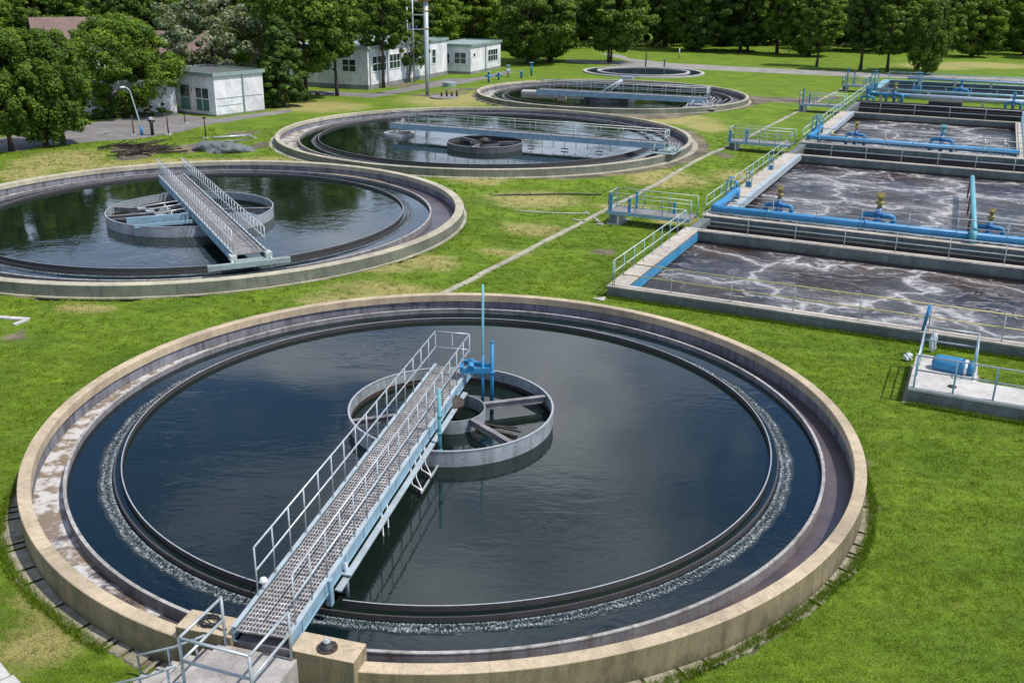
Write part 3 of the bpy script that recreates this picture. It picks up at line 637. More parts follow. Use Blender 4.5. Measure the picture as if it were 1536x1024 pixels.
# ---------------------------------------------------------------- aeration basins
def basin(label,u1,v0,v1,tn,tl,tf,tr=None,wz=-.15,cap='basintop',wm='aer',walk=.72,group='rectangular aeration basins'):
    """walls: near, left, far (thickness); local frame in basin axes"""
    root=thing('aeration_basin',label,'aeration basin',BL(0,v0),BR,group); D=v1-v0; zt=.5
    def wall(nm,x0,x1,y0,y1,m_='basin'):
        MB().box(x0,x1,y0,y1,-.9,zt-.07).build('wall',m_,root)
        MB().box(x0-.006,x1+.006,y0-.006 if nm!='n' else y0+.1,y1+.006,-.85,wz+.14).build('wet_band','darkwall',root)
        MB().box(x0-.03,x1+.03,y0-.03,y1+.03,zt-.07,zt,b=.01).build('coping',cap,root)
    wall('n',0,u1,0,tn); wall('l',0,walk,tn+.062,D-tf-.062); wall('f',0,u1,D-tf,D)
    if tr: wall('r',u1-tr,u1,tn+.062,D-tf-.062)
    q=MB(); xr=u1-(tr or 0); ww,dd=xr-walk,D-tn-tf; q.add([(walk,tn,wz),(xr,tn,wz),(xr,D-tf,wz),(walk,D-tf,wz)],[(0,1,2,3)])
    q.build('water',wm,loc=BL(0,v0),rotz=BR,kind='structure')
    return root
b1=basin('nearest rectangular basin with brown frothing water and yellow rails',BU,0,11.5,.42,.7,.4)
b2=basin('second rectangular basin, large, crossed by a teal pipe',BU,14.6,37.6,.6,.9,.4,walk=1.0)
b3=basin('third rectangular basin, closed by a walkway wall at its right end',16.4,43.5,65.9,.6,.9,.4,tr=.9,walk=1.0)
b4=basin('farthest rectangular basin of flat blue water near the road',BU,86,104.2,.5,.9,.5,walk=.8,wm='farwater',cap='railblue')
# dark channels between basins
def channel(label,v0,v1,u1,wm='weedwater',z=-.45,um=0.0):
    root=thing('channel',label,'channel',BL(um,v0),BR,'sunken channels between the basins')
    MB().box(0.0,.5,.004,v1-v0-.004,-.9,.36).build('end_wall','basin',root)
    MB().box(.5,u1-um,.35,.6,-.9,.05).build('ledge','darkwall',root)
    MB().box(.5,u1-um,v1-v0-.7,v1-v0-.45,-.9,.1).build('ledge','darkwall',root)
    q=MB(); q.add([(.5,0,z),(u1-um,0,z),(u1-um,v1-v0,z),(.5,v1-v0,z)],[(0,1,2,3)]); q.build('water',wm,loc=BL(um,v0),rotz=BR,kind='structure')
channel('dark sunken channel between the nearest and the second basin',11.5,14.6,BU,'aer')
channel('dark sunken channel between the second and the third basin',37.6,43.5,BU,'aer')
channel('wide black channel beyond the third basin',65.9,76.4,BU)
# strip beyond the black channel
o=MB().box(0,BU,0,.5,-.9,.5).build('retaining_wall','darkwall',loc=BL(0,76.4),rotz=BR); tag(o,'retaining wall coloured dark as channel shade along the far side of the black channel','wall')  # near-black colour paints in the deep channel shade
q=MB(); q.add([(0,0,.01),(BU,0,.01),(BU,9.1,.01),(0,9.1,.01)],[(0,1,2,3)]); q.build('ground',go.data.materials[0],loc=BL(0,76.9),rotz=BR,kind='structure')
o=MB().box(-1.6,1.6,-.2,2.6,0,1.35,b=.1).build('pump_housing','darkwall',loc=BL(8.9,76.0,-.4),rotz=BR); tag(o,'black boxy pump housing standing out of the black channel','pump housing')
q=MB(); q.add([(BU-.1,0,.01),(BU+9,0,.01),(BU+9,BV,.01),(BU-.1,BV,.01)],[(0,1,2,3)])
# right-hand end beyond third basin
q=MB(); q.add([(16.4,0,.012),(BU,0,.012),(BU,22.4,.012),(16.4,22.4,.012)],[(0,1,2,3)]); q.build('pavement','slab',loc=BL(0,43.5),rotz=BR,kind='structure')

RG='railings round the treatment basins'
def rl(label,uv,z=.5,**k): return railing(label,[BL(u,v,z) for u,v in uv],**k)
rl('faded yellow railing on the front wall of the nearest basin',[(.22,.22),(22,.22)],spacing=2.3,mt='railyellow',mp='railgrey')
rl('pale railing along the left walkway of the nearest basin',[(.12,.3),(.12,10.9)],spacing=1.25,mt='railgrey',mp='railblue')
rl('white two-bar railing on the far wall of the nearest basin',[(.9,11.3),(24,11.3)],spacing=2.2,h=.95)
rl('thin white railing behind the nearer long blue pipe',[(1.4,15.05),(26,15.05)],spacing=2.2,h=1.1,rails=(1.0,.62,.3))
rl('pale blue railing along the left walkway of the second basin',[(.12,14.8),(.12,37.2)],spacing=1.6,mt='railgrey',mp='railblue')
rl('white railing on the far wall of the second basin',[(.9,37.4),(20,37.4)],spacing=2.4,h=.95,r=.03)
rl('thin railing behind the farther long blue pipe',[(1.4,44.0),(16,44.0)],spacing=2.4,h=1.1,rails=(1.0,.6,.3),r=.026)
rl('pale blue railing along the left walkway of the third basin',[(.12,43.8),(.12,65.4)],spacing=1.9,mt='railgrey',mp='railblue',r=.03,rp=.03)
rl('thin railing between the third basin and the black channel',[(.5,65.7),(16,65.7)],spacing=3.2,r=.03)
rl('pale railing climbing beside the black channel',[(.12,66.2),(.12,86)],spacing=2.0,mt='railgrey',mp='railblue',r=.032,rp=.03)
rl('far pale blue railing on the front wall of the farthest basin',[(.6,86.2),(24,86.2)],spacing=2.6,mt='railblue',r=.04,rp=.035)
rl('outermost pale blue railing before the road',[(.6,103.9),(24,103.9)],spacing=2.6,mt='railblue',r=.045,rp=.04)
rl('pale railing on the walkway wall closing the third basin',[(15.9,44.4),(15.9,65)],spacing=2.2,mt='railblue',r=.035,rp=.03)
# blue strip down the inside of the walkways
for lab,v0,v1,u in (('patchy bright blue strip along the inner edge of the nearest basin walkway',.5,11.0,.76),):
    o=MB().box(0,.03,0,v1-v0,-.02,.40).build('edge_strip','bluepatch',loc=BL(u,v0),rotz=BR); tag(o,lab,'edge strip')
for lab,v0,v1 in (('pale blue-grey trough along the second basin walkway',16.5,37.0),('pale blue-grey trough along the third basin walkway',46,65.3)):
    o=MB().box(0,.28,0,v1-v0,.18,.62,b=.02).build('trough','beamtop',loc=BL(1.03,v0),rotz=BR); tag(o,lab,'trough','walkway troughs')

# ---------------------------------------------------------------- blue air pipes
def main_pipe(label,v,u0,u1,z,r,loc_v,mtl='blue'):
    root=thing('air_pipe',label,'pipe',BL(0,v),BR,'long blue air pipes')
    b=MB(); pts=[(u0,loc_v,z)]
    pts=[(u0+.75,loc_v,z+.35),(u0+.62,loc_v-.9,z+.2),(u0+.5,loc_v-1.6,z+.03)]
    pts=[(u0+.55,3.6,z+.35),(u0+.5,3.0,z+.2),(u0+.4,2.2,z+.02),(u0+.25,.6,z),(u0+.3,.22,z),(u0+.55,.03,z),(u0+.9,0,z),(u1,0,z)]
    b.tube(pts,r,16); b.build('pipe_run',mtl,root)
    x=u0+3.2
    while x<u1:
        b=MB(); b.tube([(x,0,z),(x+.09,0,z)],r+.03,16); b.build('flange','teal' if int(x)%2 else mtl,root); x+=4.9
    x=u0+1.6
    while x<u1:
        b=MB(); b.box(x-.06,x+.06,-.2,.2,.5,z-r*.7); b.build('saddle','railgrey',root); x+=2.4
    b=MB(); b.tube([(u0+.6,3.6,z+.55),(u0+.6,3.6,z-.1)],r*1.25,14); b.tube([(u0+.6,3.6,z+.55),(u0+.6,3.6,z+.9)],r*.5,10); b.build('valve_body','blue',root)
    return root
main_pipe('nearer long blue air pipe with an elbow, along the second basin',15.22,.15,24,.78,.21,0)
main_pipe('farther long blue air pipe along the third basin',44.6,.15,15.6,.78,.2,0)
def valve(label,u,v,z=.5,s=1.0,cap='brass',rot=0):
    root=thing('valve_assembly',label,'valve',BL(u,v,z),BR+rot,'blue valve assemblies on the basins'); root.scale=(s,)*3
    b=MB(); b.tube([(-.55,0,-.25),(-.55,0,.32),(-.5,0,.44),(-.4,0,.48),(.4,0,.48),(.5,0,.44),(.55,0,.32),(.55,0,-.25)],.10,12); b.build('loop_pipe','blue',root)
    b=MB(); b.tube([(0,0,-.5),(0,0,.75)],.11,12); b.tube([(0,0,.2),(0,0,.28)],.18,12); b.tube([(0,0,.5),(0,0,.58)],.17,12); b.build('riser','darkblue',root)
    b=MB(); b.tube([(0,0,.75),(0,0,1.08)],[.09,.07],10); b.tube([(0,0,1.08),(0,0,1.22)],.12,12); b.tube([(-.16,0,.93),(.16,0,.93)],.05,8); b.build('actuator',cap,root)
    b=MB()
    for k in range(16): 
        a=TAU*k/16; a2=TAU*(k+1)/16; b.tube([(.15*math.cos(a),.15*math.sin(a),1.27),(.15*math.cos(a2),.15*math.sin(a2),1.27)],.014,5)
    b.tube([(-.15,0,1.27),(.15,0,1.27)],.012,5); b.build('handwheel',cap,root)
    return root
valve('blue valve loop with brass handwheel, left one on the second basin',3.7,16.3,s=1.25)
valve('blue valve loop with tall brass actuator, middle one on the second basin',8.8,16.0,s=1.4)
valve('blue valve loop with greenish actuator right of the teal pipe',14.0,16.4,s=1.15,cap='brass')
valve('blue valve loop at the right picture edge of the second basin',17.0,16.6)
valve('blue valve loop, left one on the third basin',3.9,45.6,s=1.25)
valve('blue valve loop, right one on the third basin',10.2,45.6,s=1.4,cap='teal')
valve('squat blue valve left of the black pump housing',3.6,79.6,z=.3,s=1.5)
valve('blue valve behind the black pump housing',9.9,86.6,z=.6,s=1.4,cap='blue')
valve('blue valve at the right edge of the far basins',15.3,80.0,z=.2,s=1.3,cap='blue')
valve('blue valve by the left end of the farthest basin',.9,79.2,z=.1,s=1.2,cap='blue')
# teal crossing pipe
root=thing('crossing_pipe','teal pipe laid across the second basin over the long blue pipe','pipe',BL(12.9,15.0),BR)
b=MB(); b.tube([(.45,-.1,1.12),(-.1,15.2,1.12)],.14,14); b.build('pipe_run','teal',root)
b=MB(); b.tube([(.45,-.1,1.12),(.45,-.14,.5)],.15,14); b.build('foot','teal',root)
for y in (5,10,15):
    b=MB(); b.tube([(.36-.036*y,y,1.0),(.36-.036*y,y,-.3)],.05,8); b.build('support','rust',root)
# pipes beyond black channel
for lab,v,z,r,u0,u1,mm in (('fat pale grey pipe across the strip behind the pump housing',81.5,.75,.27,2.5,24,'pipegrey'),('blue service pipe left of the pump housing',80.6,.9,.16,.6,5,'blue'),('long blue pipe before the farthest basin',85.2,1.0,.13,1,24,'beam'),('thick blue band pipe on the far side of the farthest basin',103.0,.9,.14,3,24,'beam')):
    root=thing('service_pipe',lab,'pipe',BL(0,v),BR,'far service pipes')
    b=MB(); b.tube([(u0,0,z),(u1,0,z)],r,12); b.build('pipe_run',mm,root); x=u0+1.5
    while x<u1: 
        b=MB(); b.box(x-.15,x+.15,-.25,.25,0,z-r*.8); b.build('saddle','slab',root); x+=4.2
# perforated sprinklers in third basin: upright sample posts
for k,(u,v) in enumerate(((6.0,46.8),(13.2,48.5),(14.6,48.5),(1.9,47.0))):
    o=MB().tube([(0,0,-.4),(0,0,1.1)],.05,6).tube([(-.25,0,.8),(.25,0,.8)],.04,6).build('sampling_post',('railyellow','lip','lip','railyellow')[k],loc=BL(u,v,.0),rotz=BR)
    tag(o,('yellow sampling post in the third basin between the two valves','white sampling post left of a twin in the third basin','white sampling post nearest the right wall of the third basin','yellow sampling post near the left walkway of the third basin')[k],'post','sampling posts in the third basin')

# side gangways with penstock posts
def gangway(label,u0,u1,v,w,z,pil,scale=1.0,s2=''):
    root=thing('side_gangway',label,'gangway',BL(u0,v),BR,'short side gangways'); L=u1-u0; r=.022*scale
    MB().box(0,L,0,w,z-.05,z).build('deck','grating',root)
    for y in (0,w):
        MB().box(0,L,y-.03 if y==0 else y,y if y==0 else y+.03,z-.18,z+.02).build('side_beam','beam',root)
        rr_=bpy.data.objects.new('handrail',None); C.objects.link(rr_); rr_.parent=root; rr_.location=(0,y,z)
        rail_parts(rr_,[(.05,0,0),(L,0,0)],1.0,1.3,(1.0,.5),'railgrey','railblue',r=r,rp=r*1.1)
    rr_=bpy.data.objects.new('end_rail',None); C.objects.link(rr_); rr_.parent=root; rr_.location=(.05,0,z)
    rail_parts(rr_,[(0,0,0),(0,w,0)],1.0,1.3,(1.0,.5),'railgrey','railblue',r=r,rp=r*1.1)
    MB().box(.1,.55,.05,w-.05,0,z-.06,b=.01).build('pillar','basin',root)
    MB().box(.56,.62,.05,w-.05,0,z-.06).build('pillar_plate','whitep',root)
    MB().box(0,.8,-.1,w+.1,0,.04).build('footing','slab',root)
    for x,y,h in pil:
        b=MB(); b.box(x-.07,x+.07,y-.07,y+.07,z,z+h,b=.01); b.build('penstock_post','blue',root)
    return root
gangway('nearest side gangway with bright blue posts on a short pillar over the lawn',-4.55,.0,12.2,1.35,.72,((.15,.1,.9),(1.2,.1,.75),(1.2,1.25,.9),(3.4,1.0,.6)))
gangway('second side gangway reaching over the lawn beside the second basin',-4.8,.0,39.6,1.6,.75,((.15,.1,.8),(1.4,.1,.9)),1.3)
gangway('third side gangway with a bright post, near the third basin',-4.4,.0,67.2,1.8,.8,((.3,.5,1.5),(.9,.9,1.0)),1.6)
gangway('farthest side gangway, small, close to the road',-3.4,.3,90,2,.8,((.5,.5,2.0),(1.2,1.2,1.6)),1.9)
# blue penstocks on left walkways
for k,(u,v,s) in enumerate(((.5,18.6,1.0),(.5,23.4,.7),(.5,47.5,1.2),(.5,49.5,1.0),(.5,30.0,.6),(.5,88,1.6),(.4,84,1.3),(5.2,88.5,1.6))):
    root=thing('penstock',('blue penstock with frame nearest the elbow of the nearer blue pipe','small blue penstock on the second basin walkway behind the framed one','blue penstock by the elbow of the farther blue pipe','second blue penstock on the third basin walkway','shortest blue penstock halfway up the second basin walkway','tall pale blue penstock frame at the farthest basin corner','pale blue penstock frame before the farthest basin corner','far blue penstock frame right of the squat valve')[k],'penstock',BL(u,v,.5),BR,'blue penstocks'); root.scale=(s,)*3
    b=MB(); b.box(-.28,-.2,-.05,.05,0,1.25); b.box(.2,.28,-.05,.05,0,1.25); b.box(-.3,.3,-.06,.06,1.15,1.25); b.build('frame','railblue',root)
    b=MB(); b.box(-.19,.19,-.03,.03,0,.5); b.tube([(0,0,.5),(0,0,1.45)],.03,8); b.build('gate','blue',root)
    b=MB(); b.tube([(0,0,1.4),(0,0,1.44)],.16,12); b.build('handwheel','blue',root)
# leaning blue post on near wall
p=BL(12.15,.1,.5); o=MB().tube([(0,0,0),(.06,-.12,1.0)],.06,10).build('marker_post','blue',loc=p); tag(o,'short leaning blue post on the front wall of the nearest basin','post')
# triangular footing at basin corner
o=MB().add([(0,0,.03),(-.45,-.5,.03),(0.1,-.62,.03)],[(0,1,2)]).build('footing','slab',loc=BL(0,0),rotz=BR); 
tag(o,'small pale footing wedge at the front left corner of the nearest basin','footing')

# ---------------------------------------------------------------- valve chamber at the right
cl=Vector(at(1363.6,581,.5)); u_=LB(cl.x,cl.y)
root=thing('valve_chamber','low white-topped concrete chamber on the lawn at the right edge','valve chamber',BL(u_[0],u_[1]),BR)
dpt=LB(*at(1377.5,530.7,.5)[:2])[1]-u_[1]; wid=LB(*at(1465.8,544.5,.5)[:2])[0]-u_[0]; d2=LB(*at(1460.6,572,.5)[:2])[1]-u_[1]
def lprism(mb,e,z0,z1):
    P=[(-e,-e),(9,-e),(9,d2+e),(wid+e,d2+e),(wid+e,dpt+e),(-e,dpt+e)]; n=6
    vs=[(x,y,z0) for x,y in P]+[(x,y,z1) for x,y in P]
    mb.add(vs,[tuple(range(n))[::-1],tuple(range(n,2*n))]+[(i,(i+1)%n,(i+1)%n+n,i+n) for i in range(n)]); return mb
lprism(MB(),0,-.02,.42).build('wall','basin',root); lprism(MB(),.03,.42,.5).build('top_slab','slab',root)
lprism(MB(),.14,-.02,.03).build('footing','apron',root)
rr_=thing('railing','grey tubular railing fencing the white-topped chamber','railing',BL(u_[0],u_[1],.5),BR)
rail_parts(rr_,[(8,.1,0),(.12,.12,0),(.12,dpt-.1,0),(wid-.1,dpt-.1,0),(wid-.1,d2+.1,0)],1.05,1.15,(1.0,.55),'galv','railblue',r=.026,rp=.032)
bx,by=LB(*at(1427,556,.5)[:2])
dr=thing('blue_cover','bright blue rounded valve cover with a pale band on the chamber top','valve cover',BL(bx,by,.5),BR-.08)
b=MB(); prof=[]; 
b.tube([(-.62,0,.19),(-.58,0,.19),(-.5,0,.19),(-.35,0,.2),(.32,0,.2),(.36,0,.2)],[.06,.19,.25,.28,.28,.28],24); b.build('body','blue',dr)
b=MB(); b.tube([(.36,0,.2),(.46,0,.2)],.255,24); b.build('band','whitep',dr)
b=MB(); b.tube([(.46,0,.2),(.66,0,.2),(.70,0,.2)],[.24,.23,.1],24); b.build('end_cap','blue',dr)
b=MB(); b.box(-.35,-.25,-.26,.26,-.0,.12); b.box(.2,.3,-.26,.26,0,.12); b.build('feet','darkblue',dr)
o=MB().lathe([(.14,0),(.12,.035),(.001,.04)],20).build('rubber_cap','black',loc=Vector(at(1428,580,.5))); tag(o,'small dark round lid on the white chamber top','lid')
def crumple(name,label,loc,sx,sy,sz):
    bm=bmesh.new(); bmesh.ops.create_icosphere(bm,subdivisions=4,radius=1)
    for v in bm.verts:
        k=1+.22*math.sin(v.co.x*7+v.co.z*5)+.16*math.sin(v.co.y*11+3*v.co.z)+random.uniform(-.05,.05)
        tz=.55+.45*(1-(v.co.z+1)/2); v.co=Vector((v.co.x*k*sx*tz,v.co.y*k*sy*tz,(v.co.z+1)*sz/2*(1+.08*math.sin(9*v.co.x))))
    me=bpy.data.meshes.new(name); bm.to_mesh(me); bm.free(); me.materials.append(M['bag']); o=bpy.data.objects.new(name,me); C.objects.link(o); o.location=loc
    return tag(o,label,'plastic bag','white plastic bags')
crumple('plastic_bag','crumpled white plastic bag on the lawn at the chamber corner',at(1361,541,0),.17,.15,.32)
crumple('plastic_bag','tall white plastic cover hanging behind the chamber railing',at(1397,528,0),.15,.12,.85)

# ---------------------------------------------------------------- buildings
def building(label,loc,rot,lx,ly,h,wins,roofm='roofdark',parapet=.25,slope=0,plinth=.35):
    root=thing('building',label,'building',(loc[0],loc[1],0),rot)
    MB().box(0,lx,0,ly,plinth,h).build('wall','plaster',root)
    MB().box(-.03,lx+.03,-.03,ly+.03,0,plinth).build('plinth','plinth',root)
    MB().box(-.15,lx+.15,-.15,ly+.15,h,h+.1).build('roof',roofm,root)
    b=MB()
    for x0,x1,y0,y1 in ((-.2,lx+.2,-.2,-.08),(-.2,lx+.2,ly+.08,ly+.2),(-.2,-.08,-.08,ly+.08),(lx+.08,lx+.2,-.08,ly+.08)): b.box(x0,x1,y0,y1,h-.06,h+parapet)
    b.build('roof_edge','edge',root)
    for face,a,b_,z0,z1,kind in wins:      # face 0: x-side (y=0), 1: y-side (x=0)
        def bx_(x0,x1,d0,d1,zz0,zz1,m_,nm,par):
            q=MB(); (q.box(x0,x1,-d1,-d0,zz0,zz1) if face==0 else q.box(-d1,-d0,x0,x1,zz0,zz1)); return q.build(nm,m_,par)
        if kind=='pipe': bx_(a,a+.12,.005,.13,.1,h-.1,'edge','downpipe',root); continue
        if kind=='band': bx_(a,b_,.002,.03,z0,z1,'edge','cornice_band',root); continue
        f=bx_(a,b_,.002,.06,z0,z1,'whitep' if kind!='door' else 'edge',('window' if kind!='door' else 'door'),root)
        bx_(a+.1,b_-.1,.06,.065,z0+.1+(1.1 if kind in('door','tall') else 0),z1-.1,'glass','pane',f)
        if kind in('door','tall'): bx_(a+.08,b_-.08,.06,.075,z0+.05,z0+1.1,'doorgreen','panel',f)
        nb=max(1,round((b_-a)/1.0))
        for k in range(1,nb): bx_(a+(b_-a)*k/nb-.04,a+(b_-a)*k/nb+.04,.065,.09,z0+.1,z1-.1,'whitep','mullion',f)
        if kind=='win': bx_(a+.1,b_-.1,.065,.085,(z0+z1)/2-.03,(z0+z1)/2+.03,'whitep','mullion',f)
    return root
building('small white hut with flat roof and green door beside the left road',(-27.73,92.13),R(56),5.9,8.2,3.65,[(1,.75,2.7,.35,2.55,'tall'),(1,3.5,4.9,.35,2.65,'door'),(0,3.3,0,0,0,'pipe'),(0,.2,5.7,1.55,1.6,'band'),(0,.2,3.2,.9,.93,'band'),(1,3.0,3.3,1.9,2.5,'winx')],plinth=.12)
building('long white office building with several windows behind the bare-trunked trees',(-17.08,116.66),R(69),21.8,12,4.6,[(0,1.0,4.4,1.9,3.7,'win'),(0,5.2,8.0,1.9,3.7,'win'),(0,8.8,11.8,1.9,3.7,'win'),(0,12.6,15.4,1.9,3.7,'win'),(0,17.0,18.2,1.7,3.6,'win'),(0,.35,0,0,0,'pipe'),(0,4.7,0,0,0,'pipe'),(0,16.1,0,0,0,'pipe'),(1,1.5,3.4,1.9,3.4,'win'),(1,5,7.4,1.9,3.4,'win')],roofm='edge',plinth=.5)
building('white annex building with grey roof edge at the end of the office block',(-6.1,137.61),R(71),12,5.5,3.7,[(1,.6,2.4,1.3,2.9,'win'),(1,3.0,3.9,1.3,2.7,'win'),(0,.9,1.7,2.2,2.8,'winx'),(0,6.6,10.6,1.2,2.9,'win'),(0,5.6,0,0,0,'pipe')],roofm='edge')
building('shadowed grey shed hidden behind the left trees',at(110,178),R(20),9,6,3.0,[(0,2.5,3.6,.1,2.3,'door')],roofm='roofdark')
def house(label,px,py,w,d,h,rot,zb=0,rh=2.4):
    x,y,_=at(px,py,0); root=thing('house',label,'house',(x,y,zb),rot,'houses among the left trees')
    MB().box(-w/2,w/2,-d/2,d/2,0,h).build('wall','plaster',root)
    b=MB(); e=.4; b.add([(-w/2-e,-d/2-e,h),(w/2+e,-d/2-e,h),(w/2+e,d/2+e,h),(-w/2-e,d/2+e,h),(-w/2-e,0,h+rh),(w/2+e,0,h+rh)],[(0,1,5,4),(2,3,4,5),(0,4,3),(1,2,5),(0,3,2,1)]); b.build('roof','roofred',root)
    for x in (-w/4,w/4):
        f=MB().box(x-.6,x+.6,-d/2-.05,-d/2-.002,1,2.3).build('window','whitep',root); MB().box(x-.5,x+.5,-d/2-.07,-d/2-.05,1.1,2.2).build('pane','glass',f)
house('house with faded brown roof half hidden behind the round bright tree',135,120,11,8,4.2,.5,rh=3.2)
house('house with reddish roof glimpsed left of the silvery tree',262,118,9,8,3.2,.2,rh=2.6)
house('house roof glimpsed at the far left above the near trees',35,95,10,8,3.4,-.2)

# chimney mast, utility frame, lamp, posts
x,y,_=at(641,143); root=thing('chimney_mast','tall grey steel mast with orange collar in front of the white building','mast',(x,y,0))
b=MB(); b.tube([(0,0,0),(0,0,2.8),(0,0,10.6)],[.20,.24,.27],16); b.build('shaft','beamtop',root)
b=MB(); b.tube([(0,0,10.0),(0,0,10.15)],.55,16); b.tube([(-1.0,0,10.05),(0,0,10.05)],.06,6); b.build('collar','orange',root)
for z in (8.9,7.1): b=MB(); b.tube([(0,0,z),(0,0,z+.12)],.31,16); b.build('band','orange' if z>8 else 'railyellow',root)
b=MB(); b.tube([(0,0,10.6),(0,0,11.6)],[.32,.03],16); b.build('cone_cap','lip',root)
x,y,_=at(617,124); root=thing('utility_frame','pale lattice utility pole with crossarms left of the orange-collared mast','utility pole',(x,y,0),.3)
for sx in (-.35,.35): b=MB(); b.tube([(sx,0,0),(sx,0,11)],.09,8); b.build('pole','lip',root)
for z in (6.3,8.0,9.6,10.6): b=MB(); b.box(-1.0,1.9 if z<9 else 1.0,-.06,.06,z,z+.1); b.build('crossarm','lip',root)
for sx in (-.8,0,.8):
    for z in (6.4,9.7): b=MB(); b.lathe([(.07,0),(.12,.1),(.07,.2),(.12,.3),(.001,.4)],10,c=(sx,0,z)); b.build('insulator','darkblue' if z<9 else 'whitep',root)
b=MB(); 
for k in range(7): b.bar((-.35,0,.9*k+1),(.35,0,.9*k+1.9),.04,.04)
b.build('lattice','lip',root)
lx_,ly_,_=at(213,203); root=thing('street_lamp','slender pale blue street lamp leaning over the left road','street lamp',(lx_,ly_,0))
b=MB(); b.tube([(0,0,0),(-.1,0,1.2),(-.55,0,3.5),(-.75,0,3.75),(-1.05,0,3.8)],[.07,.06,.045,.04,.035],10); b.build('pole','beamtop',root)
b=MB(); b.lathe([(.001,.0),(.2,.02),(.24,.06),(.12,.12),(.001,.14)],14,c=(-1.1,0,3.74)); b.build('lamp_head','whitep',root)
b=MB(); b.tube([(0,0,0),(0,0,.7)],.12,10); b.build('base','blue',root)
x,y,_=at(229,203); root=thing('hydrant','dark standing hydrant with a pale top beside the street lamp','hydrant',(x,y,0))
b=MB(); b.tube([(0,0,0),(0,0,.9),(0,0,1.25)],[.14,.13,.2],12); b.tube([(-.3,0,1.2),(.3,0,1.15)],.08,8); b.build('body','black',root)
b=MB(); b.lathe([(.22,1.25),(.2,1.4),(.001,1.5)],12); b.build('cap','galv',root)
FP=[(201,203,178),(253,203,172),(309,208,181),(278,186,175)]
for k,(px,py,_t) in enumerate(FP):
    x,y,_=at(px,py); root=thing('fence_post',('dark fence post left of the street lamp','dark fence post right of the standing hydrant','dark fence post in front of the white hut','short dark post by the hut pavement')[k],'fence post',(x,y,0),0,'posts along the left road')
    h=(1.5,1.75,1.6,.8)[k]; b=MB(); b.tube([(0,0,0),(0,0,h)],.055,8); b.build('shaft','rust',root); MB().box(-.2,.2,-.2,.2,0,.1).build('foot','slab',root); MB().box(-.14,.14,-.05,.05,h,h+.1).build('bracket','rust',root)
# tarpaulin bundle and heap of pipes
p0=Vector(at(298,224)); p1=Vector(at(402,232)); d=(p1-p0); n=28
vs=[];fs=[]; k=14; random.seed(3)
for i in range(n+1):
    t=i/n; c_=p0.lerp(p1,t); rr=.18+.55*math.sin(math.pi*min(1,t*1.15+.08))**.5*(1-.35*t); sd=Vector((-d.y,d.x,0)).normalized()
    for j in range(k):
        a=math.pi*j/(k-1); w=1+.2*math.sin(5*a+t*13)+.12*math.sin(11*a-t*31)+random.uniform(-.14,.14)
        vs.append(c_+sd*math.cos(a)*rr*1.5*w+Vector((0,0,math.sin(a)*rr*.95*w)))
for i in range(n):
    for j in range(k-1): fs.append((i*k+j,(i+1)*k+j,(i+1)*k+j+1,i*k+j+1))
q=MB(); q.add([v-p0 for v in vs],fs,True); tag(q.build('tarpaulin_bundle','tarp',loc=p0),'long grey tarpaulin bundle lying on the grass behind the left-hand tank','tarpaulin')
for k_,(a_,b_,r_,mm) in enumerate((((385,212),(300,217),.09,'tarp'),((376,205),(320,209),.10,'lip'),((392,214),(372,205),.10,'lip'),((395,207),(360,213),.08,'rust'))):
    A=Vector(at(*a_)); B=Vector(at(*b_)); q=MB().tube([Vector((0,0,.1)),(B-A)+Vector((0,0,.12))],r_,8); 
    tag(q.build('loose_pipe',mm,loc=A),('longest grey pipe lying behind the tarpaulin bundle','pale pipe farthest behind the tarpaulin bundle','short pale pipe at the right of the heap','thin rusty pipe crossing the heap')[k_],'pipe','loose pipes on the grass')
random.seed(5)
for k_,(px,py) in enumerate(((185,232),(170,222),(205,222),(228,228))):
    A=Vector(at(px,py)); q=MB()
    for j in range(16):
        a=random.uniform(-.9,.9); L=random.uniform(.8,2.4); o=Vector((random.uniform(-1.2,1.2),random.uniform(-1.0,1.0),.05)); q.bar(o,o+Vector((L*math.cos(a),L*math.sin(a),random.uniform(0,.45))),random.uniform(.05,.13),.07)
    tag(q.build('scrap_heap','rust',loc=A),('heap of dark scrap laths nearest the left-hand tank rim','heap of dark scrap laths farthest left on the grass','heap of dark scrap laths in line with the street lamp','heap of dark scrap laths nearest the tarpaulin bundle')[k_],'scrap heap','scrap heaps on the grass')
# long hose on lawn
pts=[at(*q,.05) for q in ((700,290),(722,291),(745,293),(770,292),(800,292),(830,291),(865,291),(902,292))]
o=MB().tube(pts,.05,8).build('hose','black'); tag(o,'dark hose lying across the lawn towards the nearest side gangway','hose')
pts=[at(*q,.03) for q in ((700,311),(740,315),(780,316),(815,319),(852,320),(880,320))]
o=MB().tube(pts,.035,8).build('hose','slab'); tag(o,'thin pale cable lying on the lawn below the dark hose','cable')
